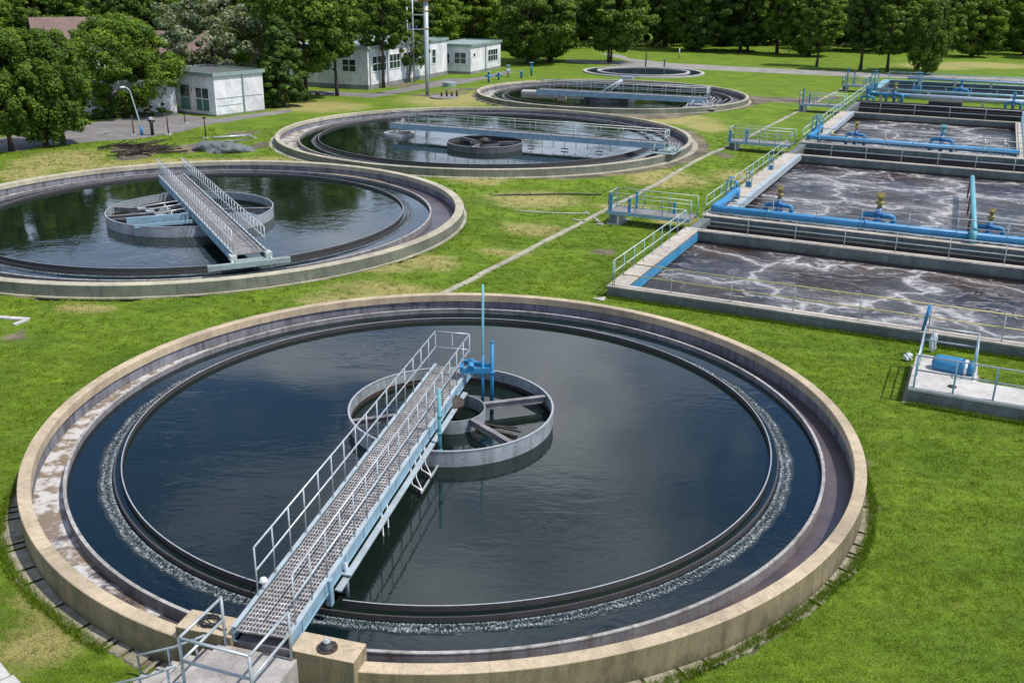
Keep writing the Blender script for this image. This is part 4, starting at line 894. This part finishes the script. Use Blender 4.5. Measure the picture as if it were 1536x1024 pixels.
# manhole by the mast and standpipes by farthest tank
x,y,_=at(668,147); root=thing('manhole','round grey manhole slab with small posts near the mast foot','manhole',(x,y,0))
MB().lathe([(1.7,0),(1.7,.15),(.001,.15)],32).build('slab','plinth',root)
for k in range(4): b=MB(); b.tube([(-.4+k*.55,.1*k,.15),(-.4+k*.55,.1*k,.6+.2*(k%2))],.12,8); b.build('stub','rust',root)
x,y,_=at(674,130); root=thing('manhole','small grey manhole drum on the bare ground by the office wall','manhole',(x,y,0)); MB().lathe([(.8,0),(.8,.5),(.6,.55),(.001,.55)],24).build('drum','edge',root)
for k,(px,py,h,l) in enumerate(((733,124,1.3,'blue standpipe at the left edge of the farthest big tank'),(748,120,.9,'short blue standpipe second from the left behind the farthest big tank'),(762,116,1.5,'pale blue standpipe in the middle of the row behind the farthest big tank'),(782,118,.9,'low dark blue standpipe behind the farthest big tank'),(797,114,1.7,'tallest blue standpipe under the pair of dark trees'))):
    x,y,_=at(px,py); root=thing('standpipe',l,'standpipe',(x,y,0),k*.4,'blue standpipes behind the farthest big tank')
    b=MB(); b.tube([(0,0,0),(0,0,h)],.13,10); b.tube([(-.5,0,h*.6),(.5,0,h*.6)],.1,8); b.build('riser',('blue','blue','pipegrey','darkblue','blue')[k],root)
    b=MB(); b.lathe([(.3,0),(.3,.06),(.001,.08)],14,c=(0,0,h)); b.build('handwheel','railblue',root)
# thin posts on the meadow
for k,(px,py,h,l) in enumerate(((968,103,2.4,'dark post standing before the meadow road'),(996,102,1.3,'short post right of the dark meadow post'),(1018,88,1.6,'pale trunk-like post on the meadow behind the road'))):
    x,y,_=at(px,py); o=MB().tube([(0,0,0),(.05,0,h)],.1,8).build('meadow_post','rust' if k<2 else 'lip',loc=(x,y,0)); tag(o,l,'post','posts on the meadow')

# ---------------------------------------------------------------- trees
def leaf_mat(name,a,b,c):
    m=bpy.data.materials.new(name); m.use_nodes=True; nt=m.node_tree; nt.nodes.clear()
    out=N(nt,'ShaderNodeOutputMaterial'); at_=N(nt,'ShaderNodeAttribute'); at_.attribute_name='tone'
    col=ramp(nt,at_.outputs['Fac'],[(0,a),(.55,b),(1,c)])
    d=N(nt,'ShaderNodeBsdfPrincipled'); nt.links.new(col,d.inputs['Base Color']); d.inputs['Roughness'].default_value=.6; d.inputs['Specular IOR Level'].default_value=.25
    t=N(nt,'ShaderNodeBsdfTranslucent'); nt.links.new(mix(nt,1.0,col,(1.5,1.3,.35),'MULTIPLY'),t.inputs['Color'])
    mx=N(nt,'ShaderNodeMixShader'); mx.inputs[0].default_value=.36; nt.links.new(d.outputs[0],mx.inputs[1]); nt.links.new(t.outputs[0],mx.inputs[2]); nt.links.new(mx.outputs[0],out.inputs[0]); return m
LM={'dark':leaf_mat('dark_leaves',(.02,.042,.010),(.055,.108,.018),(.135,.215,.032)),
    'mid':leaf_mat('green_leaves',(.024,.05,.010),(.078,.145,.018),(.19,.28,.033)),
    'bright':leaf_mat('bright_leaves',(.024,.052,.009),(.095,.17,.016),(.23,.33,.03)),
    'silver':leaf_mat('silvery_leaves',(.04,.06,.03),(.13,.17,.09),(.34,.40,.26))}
def crown_arrays(H,z0,wx,wy,nclump,nleaf,lsz,shape,rg,droop=0):
    """leaf quads gathered in clumps on and inside an uneven crown"""
    P=[];Tn=[];Nn=[]
    k=0
    lob=[(rg.uniform(0,TAU),rg.uniform(.25,.95),rg.uniform(.65,1.15)) for _ in range(7)]
    while k<nclump:
        th=rg.uniform(0,TAU); f=rg.uniform(0,1); rad=rg.uniform(.25,1)**.45
        if shape=='cone': prof=max(.12,(1-f)**.75)*min(1,.55+f*2.2)
        elif shape=='tall': prof=math.sin(math.pi*min(.98,(f*.86+.10)))**.55
        else: prof=math.sqrt(max(.03,1-(2*f-1)**2))**.8
        w=1.0
        for a,b,c in lob: w+= .38*(c-.8)*math.exp(-((math.cos(th-a)-1)**2)*3-((f-b)*3)**2)*3
        r=prof*rad*w
        c=np.array([math.cos(th)*r*wx/2,math.sin(th)*r*wy/2,z0+(H-z0)*f])
        cs=rg.uniform(.35,1.15)*min(wx,H)*.105
        n=int(nleaf*rg.uniform(.6,1.3)); d=rg.normal(size=(n,3)); d/=np.linalg.norm(d,axis=1)[:,None]; rr=rg.uniform(.35,1,(n,1))**.5
        pp=c+d*rr*cs*np.array([1.15,1.15,.8]); 
        if droop: pp[:,2]-=droop*(rg.uniform(0,1,n)**2)
        P.append(pp); Nn.append(d+rg.normal(scale=.45,size=(n,3))+np.array([0,0,.35]))
        tone=np.clip(.28+.34*rad*rg.uniform(.5,1.2)+.25*(d[:,2]*.5+.2)+rg.uniform(-.18,.18,n)+rg.uniform(-.15,.15),0,1); Tn.append(tone); k+=1  # tone paints shade inside the crown and sunlight on clump tops
    P=np.concatenate(P);Nn=np.concatenate(Nn);Tn=np.concatenate(Tn); Nn/=np.linalg.norm(Nn,axis=1)[:,None]
    a=np.cross(Nn,rg.normal(size=Nn.shape)); a/=np.linalg.norm(a,axis=1)[:,None]; b=np.cross(Nn,a)
    s=(lsz*rg.uniform(.6,1.35,len(P)))[:,None]
    V=np.stack([P-a*s*.5,P-b*s*.38,P+a*s*.5,P+b*s*.38],1).reshape(-1,3)
    return V,np.repeat(Tn,4)
def leaf_mesh(name,V,Tn,mat):
    n=len(V)//4; me=bpy.data.meshes.new(name); me.vertices.add(len(V)); me.vertices.foreach_set('co',V.astype(np.float32).ravel())
    me.loops.add(4*n); me.loops.foreach_set('vertex_index',np.arange(4*n,dtype=np.int32)); me.polygons.add(n)
    me.polygons.foreach_set('loop_start',np.arange(0,4*n,4,dtype=np.int32)); me.update(calc_edges=True)
    a=me.attributes.new('tone','FLOAT','POINT'); a.data.foreach_set('value',Tn.astype(np.float32)); me.materials.append(mat); return me
def trunk(H,z0,w,r,rg,forks=1,lean=0):
    b=MB(); hh=z0+(H-z0)*.75
    starts=[(0,0)] if forks==1 else [(rg.uniform(-.4,.4)*forks*.5,rg.uniform(-.3,.3)) for _ in range(forks)]
    for sx,sy in starts:
        pts=[];rs=[]
        for i in range(9):
            t=i/8; pts.append((sx*(1+t*1.2)+lean*t+rg.uniform(-.06,.06)*H*.05,sy*(1+t)+rg.uniform(-.06,.06)*H*.05,-.1+t*(hh+.1))); rs.append(r*(1.25 if i==0 else 1)*(1-.78*t)/forks**.4)
        b.tube(pts,rs,10)
        for k in range(8):
            i=rg.integers(2,8); p_=Vector(pts[i]); a=rg.uniform(0,TAU); l=w*.42*rg.uniform(.5,1)
            e=p_+Vector((math.cos(a)*l,math.sin(a)*l,l*rg.uniform(.5,1.1))); m_=p_.lerp(e,.5)+Vector((0,0,-.1*l)); b.tube([p_,m_,e],[rs[i]*.6,rs[i]*.38,rs[i]*.12],6)
    return b
protos={}
def proto(key,H,z0,w,nc,nl,ls,shape,mat,seed,r=.2,forks=1,lean=0,droop=0):
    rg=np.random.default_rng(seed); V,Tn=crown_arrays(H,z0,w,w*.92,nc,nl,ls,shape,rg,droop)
    protos[key]=(leaf_mesh('crown',V,Tn,LM[mat]),trunk(H,z0,w,r,rg,forks,lean),(H,w))
    b=protos[key][1]; o=b.build('trunk','bark'); me=o.data; bpy.data.objects.remove(o); protos[key]=(protos[key][0],me,(H,w))
def tree(key,x,y,label,s=1.0,rot=0,group=None,sz=None,name='tree'):
    root=thing(name,label,'tree',(x,y,0),rot,group); root.scale=(s,s,sz or s)
    for nm,me in (('trunk',protos[key][1]),('crown',protos[key][0])):
        o=bpy.data.objects.new(nm,me); C.objects.link(o); o.parent=root
    return root
proto('nearA',8.6,1.6,4.6,170,190,.19,'tall','mid',1,r=.19,droop=.6)
proto('nearB',8.4,1.0,4.4,170,190,.19,'tall','mid',2,r=.19,droop=.7)
proto('round',9.2,.6,9.6,280,190,.26,'round','bright',3,r=.35)
proto('silver',9.5,1.2,7.6,170,140,.28,'round','silver',4,r=.3)
proto('tallA',14.5,3.4,9.6,270,130,.30,'tall','mid',5,r=.24,lean=.3)
proto('tallB',14,4.6,5.6,150,120,.30,'tall','mid',6,r=.2,lean=-.2)
proto('darkC',7.8,.4,5.2,150,130,.30,'cone','dark',7,r=.22)
proto('small',6.0,2.3,3.8,60,90,.26,'round','mid',8,r=.11,forks=2)
proto('bushy',12.5,1.4,10.5,260,130,.42,'round','mid',9,r=.35,forks=2)
proto('wideD',12.5,2.2,8.8,240,130,.40,'tall','mid',10,r=.3,forks=3)
proto('forA',15,1.6,8.6,250,130,.42,'tall','dark',11,r=.3)
proto('forB',14,1.0,9.6,250,130,.42,'round','bright',12,r=.28,forks=2)
proto('forC',16,2.2,7.6,230,130,.42,'tall','bright',13,r=.28,lean=.8)
proto('roadA',15,3.6,6.8,170,150,.34,'tall','dark',15,r=.26)
proto('roadB',15,3.0,6.2,160,150,.34,'tall','mid',16,r=.24,lean=.4)
proto('sap',3.8,1.4,2.0,22,50,.26,'round','bright',14,r=.06)
def tp(key,px,py,label,s=1,rot=0,group=None,sz=None): x,y,_=at(px,py); return tree(key,x,y,label,s,rot,group,sz)
ng='dense roadside trees at the left edge'
tp('nearA',17,226,'leafy roadside tree at the far left edge, trunk on the grass verge',1.0,.4,ng)
tp('nearB',70,220,'dark drooping roadside tree, middle of the three at the left edge',1.0,2.0,ng)
tp('nearA',96,217,'roadside tree with low foliage, rightmost of the three at the left edge',.97,3.3,ng)
tp('nearB',-45,232,'dark roadside tree cut by the left picture edge',1.05,1.0,ng)
tp('round',186,172,'big round bright green tree left of the white hut',.92,2.9)
tp('silver',325,150,'silvery pale-leaved tree behind the white hut',1.1,.2)
tp('tallA',459,150,'tall slim-trunked tree between the hut and the office building',1.0,1.0,'tall trees by the office building')
tp('darkC',425,160,'very dark low conifer-like tree right of the white hut',1.05,0)
tp('tallB',394,138,'tall tree rising behind the right corner of the white hut',1.05,2.2,'tall trees by the office building')
tp('tallB',506,144,'slimmer tall tree standing just left of the office corner',.95,.5,'tall trees by the office building')
tp('tallB',575,132,'tall tree in front of the first office windows',1.0,2.5,'tall trees by the office building')
tp('small',612,124,'small fork-trunked tree before the middle office windows, left of its twin',1.0,0,'small fork-trunked trees')
tp('small',627,121,'small fork-trunked tree just left of the grey mast',.9,1.4,'small fork-trunked trees')
tp('bushy',793,96,'broad dark tree on the meadow, left of the pair beside the annex',.97,.3,'pair of broad meadow trees')
tp('bushy',824,93,'broad tree on the meadow, right of the pair beside the annex',.88,2.1,'pair of broad meadow trees')
tp('wideD',916,94,'three-trunked meadow tree in front of the road bend',1.0,.2)
tp('roadB',1225,100,'leaning-trunk tree beside the far road',.85,.3,'trees along the far road')
tp('roadA',1290,106,'dark tree with low crown, left of the three at the far road',.95,1.1,'trees along the far road')
tp('roadB',1330,108,'slim-trunked tree, middle of the three at the far road',.95,2.4,'trees along the far road')
tp('nearB',1388,112,'very dark low-crowned tree, right of the three at the far road',1.25,.4,'trees along the far road',1.2)
tp('roadB',1400,107,'tall tree rising behind the very dark low-crowned tree',1.0,4.0,'trees along the far road')
# forest edge behind the meadow: nothing tells these apart
rg=np.random.default_rng(42); FG='trees of the wood edge'
lab={'forA':'dark leafy tree in the wood edge beyond the meadow','forB':'round-crowned green tree in the wood edge beyond the meadow','forC':'tall green tree in the wood edge beyond the meadow'}
for px,py in [(x+rg.uniform(-19,19),yb+rg.uniform(-9,5)) for x,yb in [(985,74),(1025,76),(1062,73),(1100,77),(1135,80),(1170,77),(1205,82),(1245,80),(1278,84),(1315,80),(1350,82),(1440,82),(1478,80),(1515,84),(1550,82),(1590,85),(1630,84)]]:
    k=('forA','forB','forC','forA')[rg.integers(0,4)]; s_=rg.uniform(.8,1.15); tp(k,px,py,lab[k],s_,rg.uniform(0,6),FG+(' dark' if k=='forA' else ' round' if k=='forB' else ' tall'),s_*rg.uniform(.9,1.2))
lab2={'forA':'dark leafy tree in the wood behind the office building','forB':'round-crowned green tree in the wood behind the office building','forC':'tall green tree in the wood behind the office building'}
for px,py in [(x+rg.uniform(-6,6),yb+rg.uniform(-2,3)) for x,yb in [(440,98),(480,96),(520,92),(560,90),(600,86),(640,84),(680,80),(715,78),(750,76),(785,74),(850,70),(890,68),(945,68)]]:
    k=('forA','forB','forC','forB')[rg.integers(0,4)]; tp(k,px,py,lab2[k],rg.uniform(.75,1.0),rg.uniform(0,6),'trees of the wood behind the office '+k[-1])
lab3={'forA':'dark leafy tree in the wood behind the left road','forB':'round-crowned green tree in the wood behind the left road','tallB':'slim green tree in the wood behind the left road'}
for px,py in [(x+rg.uniform(-6,6),yb+rg.uniform(-3,3)) for x,yb in [(-110,150),(-60,140),(-20,128),(15,118),(60,108),(95,112),(175,100),(215,112),(250,98),(290,104),(335,110),(370,112),(405,118),(-140,180)]]:
    k=('forA','forB','tallB','forB')[rg.integers(0,4)]; tp(k,px,py,lab3[k],rg.uniform(.72,.9),rg.uniform(0,6),'trees of the wood behind the left road '+k[-1])
# deep wood behind everything reads as one mass
Vs=[];Ts=[]
for k in range(95):
    px=-160+1960*(k%48)/47+rg.uniform(-14,14); row=k//48
    yy=215+row*40+rg.uniform(-8,12)-(px<500)*45; x=(px-768)/FPX*(yy*.94)
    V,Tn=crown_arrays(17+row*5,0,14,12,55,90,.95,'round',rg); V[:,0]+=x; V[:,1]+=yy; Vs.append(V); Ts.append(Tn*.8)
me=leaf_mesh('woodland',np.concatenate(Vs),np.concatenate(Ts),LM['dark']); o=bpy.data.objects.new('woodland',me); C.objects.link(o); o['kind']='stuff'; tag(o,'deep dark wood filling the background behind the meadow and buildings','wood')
# low shrubs under the trees
bg=np.random.default_rng(9)
V=[];Tn=[]
for px0,px1,py0,py1,n in ((118,250,174,182,16),(-80,120,196,208,22),(400,460,150,158,6),(1430,1600,88,92,0),(960,1180,70,73,22),(1180,1600,79,81,26),(560,960,74,70,20)):
    for k in range(n):
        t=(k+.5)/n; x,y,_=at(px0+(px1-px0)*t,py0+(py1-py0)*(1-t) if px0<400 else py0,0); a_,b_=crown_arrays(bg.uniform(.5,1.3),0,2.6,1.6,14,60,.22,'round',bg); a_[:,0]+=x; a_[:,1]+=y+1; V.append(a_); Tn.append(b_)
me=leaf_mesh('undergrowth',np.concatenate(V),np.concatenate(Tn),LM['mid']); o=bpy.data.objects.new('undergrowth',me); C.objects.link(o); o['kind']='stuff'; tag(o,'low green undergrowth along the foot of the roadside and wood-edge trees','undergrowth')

# ---------------------------------------------------------------- grass blades
def grass():
    rg=np.random.default_rng(5); out=[];tone=[]; r0g=T[0][1]
    wedge=lambda X,Y: (X>-.60*Y-1)&(X<.60*Y+1)
    for y0,y1,dens,h,w,nb in ((12.3,20,95,.055,.013,9),(20,32,62,.06,.018,8),(32,50,26,.075,.028,7),(50,85,7,.10,.05,6)):
        xm=.6*y1+1; n=int(dens*(y1-y0)*2*xm); X=rg.uniform(-xm,xm,n); Y=rg.uniform(y0,y1,n)
        k=wedge(X,Y)
        for (c,r) in T: k&=np.hypot(X-c[0],Y-c[1])>r+.06
        c,r=T[0]; d=np.hypot(X-c[0],Y-c[1]); k&=~((d<r+.24+.2*((np.arctan2(Y-c[1],X-c[0])>R(-160))&(np.arctan2(Y-c[1],X-c[0])<R(-114))))&(rg.uniform(0,1,n)<.95))
        u=(X-BO[0])*cu+(Y-BO[1])*su; v=-(X-BO[0])*su+(Y-BO[1])*cu; k&=~((u>-.02)&(u<BU+1)&(v>-.02)&(v<BV))
        uu,vv=u-u_[0],v-u_[1]; k&=~((uu>-.12)&(uu<9.1)&(vv>-.12)&(vv<d2+.12)); k&=~((uu>-.12)&(uu<wid+.12)&(vv>-.12)&(vv<dpt+.12))
        gx=(X-G.x)*ex.x+(Y-G.y)*ex.y; gy=(X-G.x)*(-ex.y)+(Y-G.y)*ex.x; k&=~((gx>-2.6)&(gx<1.9)&(gy>-1.5)&(gy<.4))
        dw_=dirt_w(X,Y); k&=rg.uniform(0,1,n)>dw_*1.15
        a,b=at(660,444),at(1278,126); k&=dist_seg(X,Y,a,b)>.15
        k&=~poly_mask(X,Y,apx(west)); k&=~poly_mask(X,Y,apx([(465,136),(560,140),(600,133),(672,118),(700,118),(720,116),(760,106),(775,108),(705,124),(640,133),(560,147),(470,142)]))
        X,Y=X[k],Y[k]; n=len(X); dr=dry_sunlit_w(X,Y)
        big=np.sin(X*1.1+np.sin(Y*.8)*2)*np.sin(Y*1.3+np.sin(X*.7)*2)*.5+.5
        ht=h*rg.uniform(.5,1.3,n)*(.6+.8*big); zb=gz(X,Y); tall=rg.uniform(0,1,n)<.02; ht[tall]*=2.2
        t0=np.clip(.52+.42*(big-.5)+rg.normal(0,.15,n),0,1)
        for j in range(nb):
            px=X+rg.normal(0,.05+w,n); py=Y+rg.normal(0,.05+w,n); a=rg.uniform(0,TAU,n); hh=ht*rg.uniform(.5,1.15,n)
            dx,dy=np.cos(a)*w*.5,np.sin(a)*w*.5; lx=rg.normal(0,.6,n)*hh; ly=rg.normal(0,.6,n)*hh
            tri=np.stack([np.stack([px-dx,py-dy,zb],1),np.stack([px+dx,py+dy,zb],1),np.stack([px+lx,py+ly,hh+zb],1)],1); out.append(tri.reshape(-1,3))
            tt=np.clip(t0+rg.normal(0,.14,n),0,1)*.70; dry=rg.uniform(0,1,n)<(dr*.75+.035); tt[dry]=rg.uniform(.80,1,dry.sum()); tone.append(np.repeat(tt,3))
    ed=[]
    for k_ in range(5200):
        t=rg.uniform(R(-178),R(12)); 
        if R(-122)<t<R(-94): continue
        q=r0g+.20+.07*math.sin(t*9)+(.22*math.sin((t-R(-165))/R(53)*math.pi)**.6 if R(-165)<t<R(-112) else 0)+rg.normal(0,.05); ed.append((T[0][0][0]+q*math.cos(t),T[0][0][1]+q*math.sin(t)))
    for k_ in range(2600): a=rg.uniform(0,24); ed.append(BL(a,-.05-abs(rg.normal(0,.05)))[:2])
    for k_ in range(900): a=rg.uniform(0,34); ed.append(BL(-.05-abs(rg.normal(0,.05)),a)[:2])
    for k_ in range(900): a=rg.uniform(0,6); ed.append(BL(u_[0]+a,u_[1]-.15-abs(rg.normal(0,.05)))[:2])
    ed=np.array(ed); n=len(ed)
    for j in range(9):
        px=ed[:,0]+rg.normal(0,.04,n); py=ed[:,1]+rg.normal(0,.04,n); a=rg.uniform(0,TAU,n); hh=rg.uniform(.06,.20,n)*rg.uniform(.5,1,n)
        dx,dy=np.cos(a)*.008,np.sin(a)*.008; lx=rg.normal(0,.35,n)*hh; ly=rg.normal(0,.35,n)*hh; z_=np.zeros(n)
        out.append(np.stack([np.stack([px-dx,py-dy,z_],1),np.stack([px+dx,py+dy,z_],1),np.stack([px+lx,py+ly,hh],1)],1).reshape(-1,3)); tt=np.clip(rg.normal(.35,.15,n),0,1); tt[rg.uniform(0,1,n)<.12]=.85; tone.append(np.repeat(tt,3))
    V=np.concatenate(out).astype(np.float32); Tn=np.concatenate(tone).astype(np.float32); n=len(V)//3
    me=bpy.data.meshes.new('lawn_grass'); me.vertices.add(3*n); me.vertices.foreach_set('co',V.ravel()); me.loops.add(3*n); me.loops.foreach_set('vertex_index',np.arange(3*n,dtype=np.int32))
    me.polygons.add(n); me.polygons.foreach_set('loop_start',np.arange(0,3*n,3,dtype=np.int32)); me.update(calc_edges=True)
    a=me.attributes.new('tone','FLOAT','POINT'); a.data.foreach_set('value',Tn)
    m=bpy.data.materials.new('grass_blades'); m.use_nodes=True; nt=m.node_tree; nt.nodes.clear(); o_=N(nt,'ShaderNodeOutputMaterial'); at_=N(nt,'ShaderNodeAttribute'); at_.attribute_name='tone'
    col=ramp(nt,at_.outputs['Fac'],[(0,(.05,.09,.008)),(.35,(.115,.195,.012)),(.68,(.215,.325,.022)),(.78,(.21,.24,.05)),(1,(.36,.30,.13))])
    d=N(nt,'ShaderNodeBsdfDiffuse'); nt.links.new(col,d.inputs['Color']); t=N(nt,'ShaderNodeBsdfTranslucent'); nt.links.new(col,t.inputs['Color'])
    mx=N(nt,'ShaderNodeMixShader'); mx.inputs[0].default_value=.3; nt.links.new(d.outputs[0],mx.inputs[1]); nt.links.new(t.outputs[0],mx.inputs[2]); nt.links.new(mx.outputs[0],o_.inputs[0])
    me.materials.append(m); o=bpy.data.objects.new('lawn_grass',me); C.objects.link(o); o['kind']='stuff'; tag(o,'short mown green grass covering the lawn between the tanks','grass'); print('grass tris',n)
grass()

# ---------------------------------------------------------------- light
SUN_AZ=R(-17); SUN_EL=R(60)
S=Vector((math.cos(SUN_EL)*math.cos(SUN_AZ),math.cos(SUN_EL)*math.sin(SUN_AZ),math.sin(SUN_EL)))
sl=bpy.data.lights.new('sun','SUN'); sl.energy=5.1; sl.angle=R(.6); sl.color=(1,.95,.87)
so=bpy.data.objects.new('sun',sl); C.objects.link(so); so.rotation_euler=S.to_track_quat('Z','Y').to_euler()
w=bpy.data.worlds.new('World'); bpy.context.scene.world=w; w.use_nodes=True; nt=w.node_tree; bgn=nt.nodes['Background']
sky=N(nt,'ShaderNodeTexSky'); sky.sky_type='NISHITA'; sky.sun_disc=False; sky.sun_elevation=SUN_EL; sky.sun_rotation=math.pi/2-SUN_AZ
sky.air_density=1.2; sky.dust_density=.6; sky.ozone_density=2.0
tc=N(nt,'ShaderNodeTexCoord').outputs['Generated']; sp=N(nt,'ShaderNodeSeparateXYZ'); nt.links.new(tc,sp.inputs[0])
zz=N(nt,'ShaderNodeMath',operation='ADD'); nt.links.new(sp.outputs[2],zz.inputs[0]); zz.inputs[1].default_value=.12
zm=N(nt,'ShaderNodeMath',operation='MAXIMUM'); nt.links.new(zz.outputs[0],zm.inputs[0]); zm.inputs[1].default_value=.05
dv=N(nt,'ShaderNodeVectorMath',operation='DIVIDE'); nt.links.new(tc,dv.inputs[0]); cb=N(nt,'ShaderNodeCombineXYZ'); 
for k in range(3): nt.links.new(zm.outputs[0],cb.inputs[k])
nt.links.new(cb.outputs[0],dv.inputs[1])
cl_=noise(nt,dv.outputs[0],1.9,5,.5,.3)
cov=ramp(nt,cl_,[(.44,0),(.66,1)])
cloudcol=ramp(nt,noise(nt,dv.outputs[0],2.0,5,.6),[(.3,(3.4,3.9,4.7)),(.7,(9.5,9.9,10.6))])
skyc=mix(nt,1.0,sky.outputs[0],(.52,.68,.92),'MULTIPLY')
hz=ramp(nt,sp.outputs[2],[(.10,.9),(.36,0)]); nt.links.new(mix(nt,hz,mix(nt,cov,skyc,cloudcol),(6.6,7.6,9.2)),bgn.inputs['Color']); bgn.inputs['Strength'].default_value=.155
sc=bpy.context.scene; sc.view_settings.view_transform='Standard'; sc.view_settings.look='None'; sc.view_settings.exposure=0
sc.cycles.max_bounces=6; sc.cycles.transparent_max_bounces=4
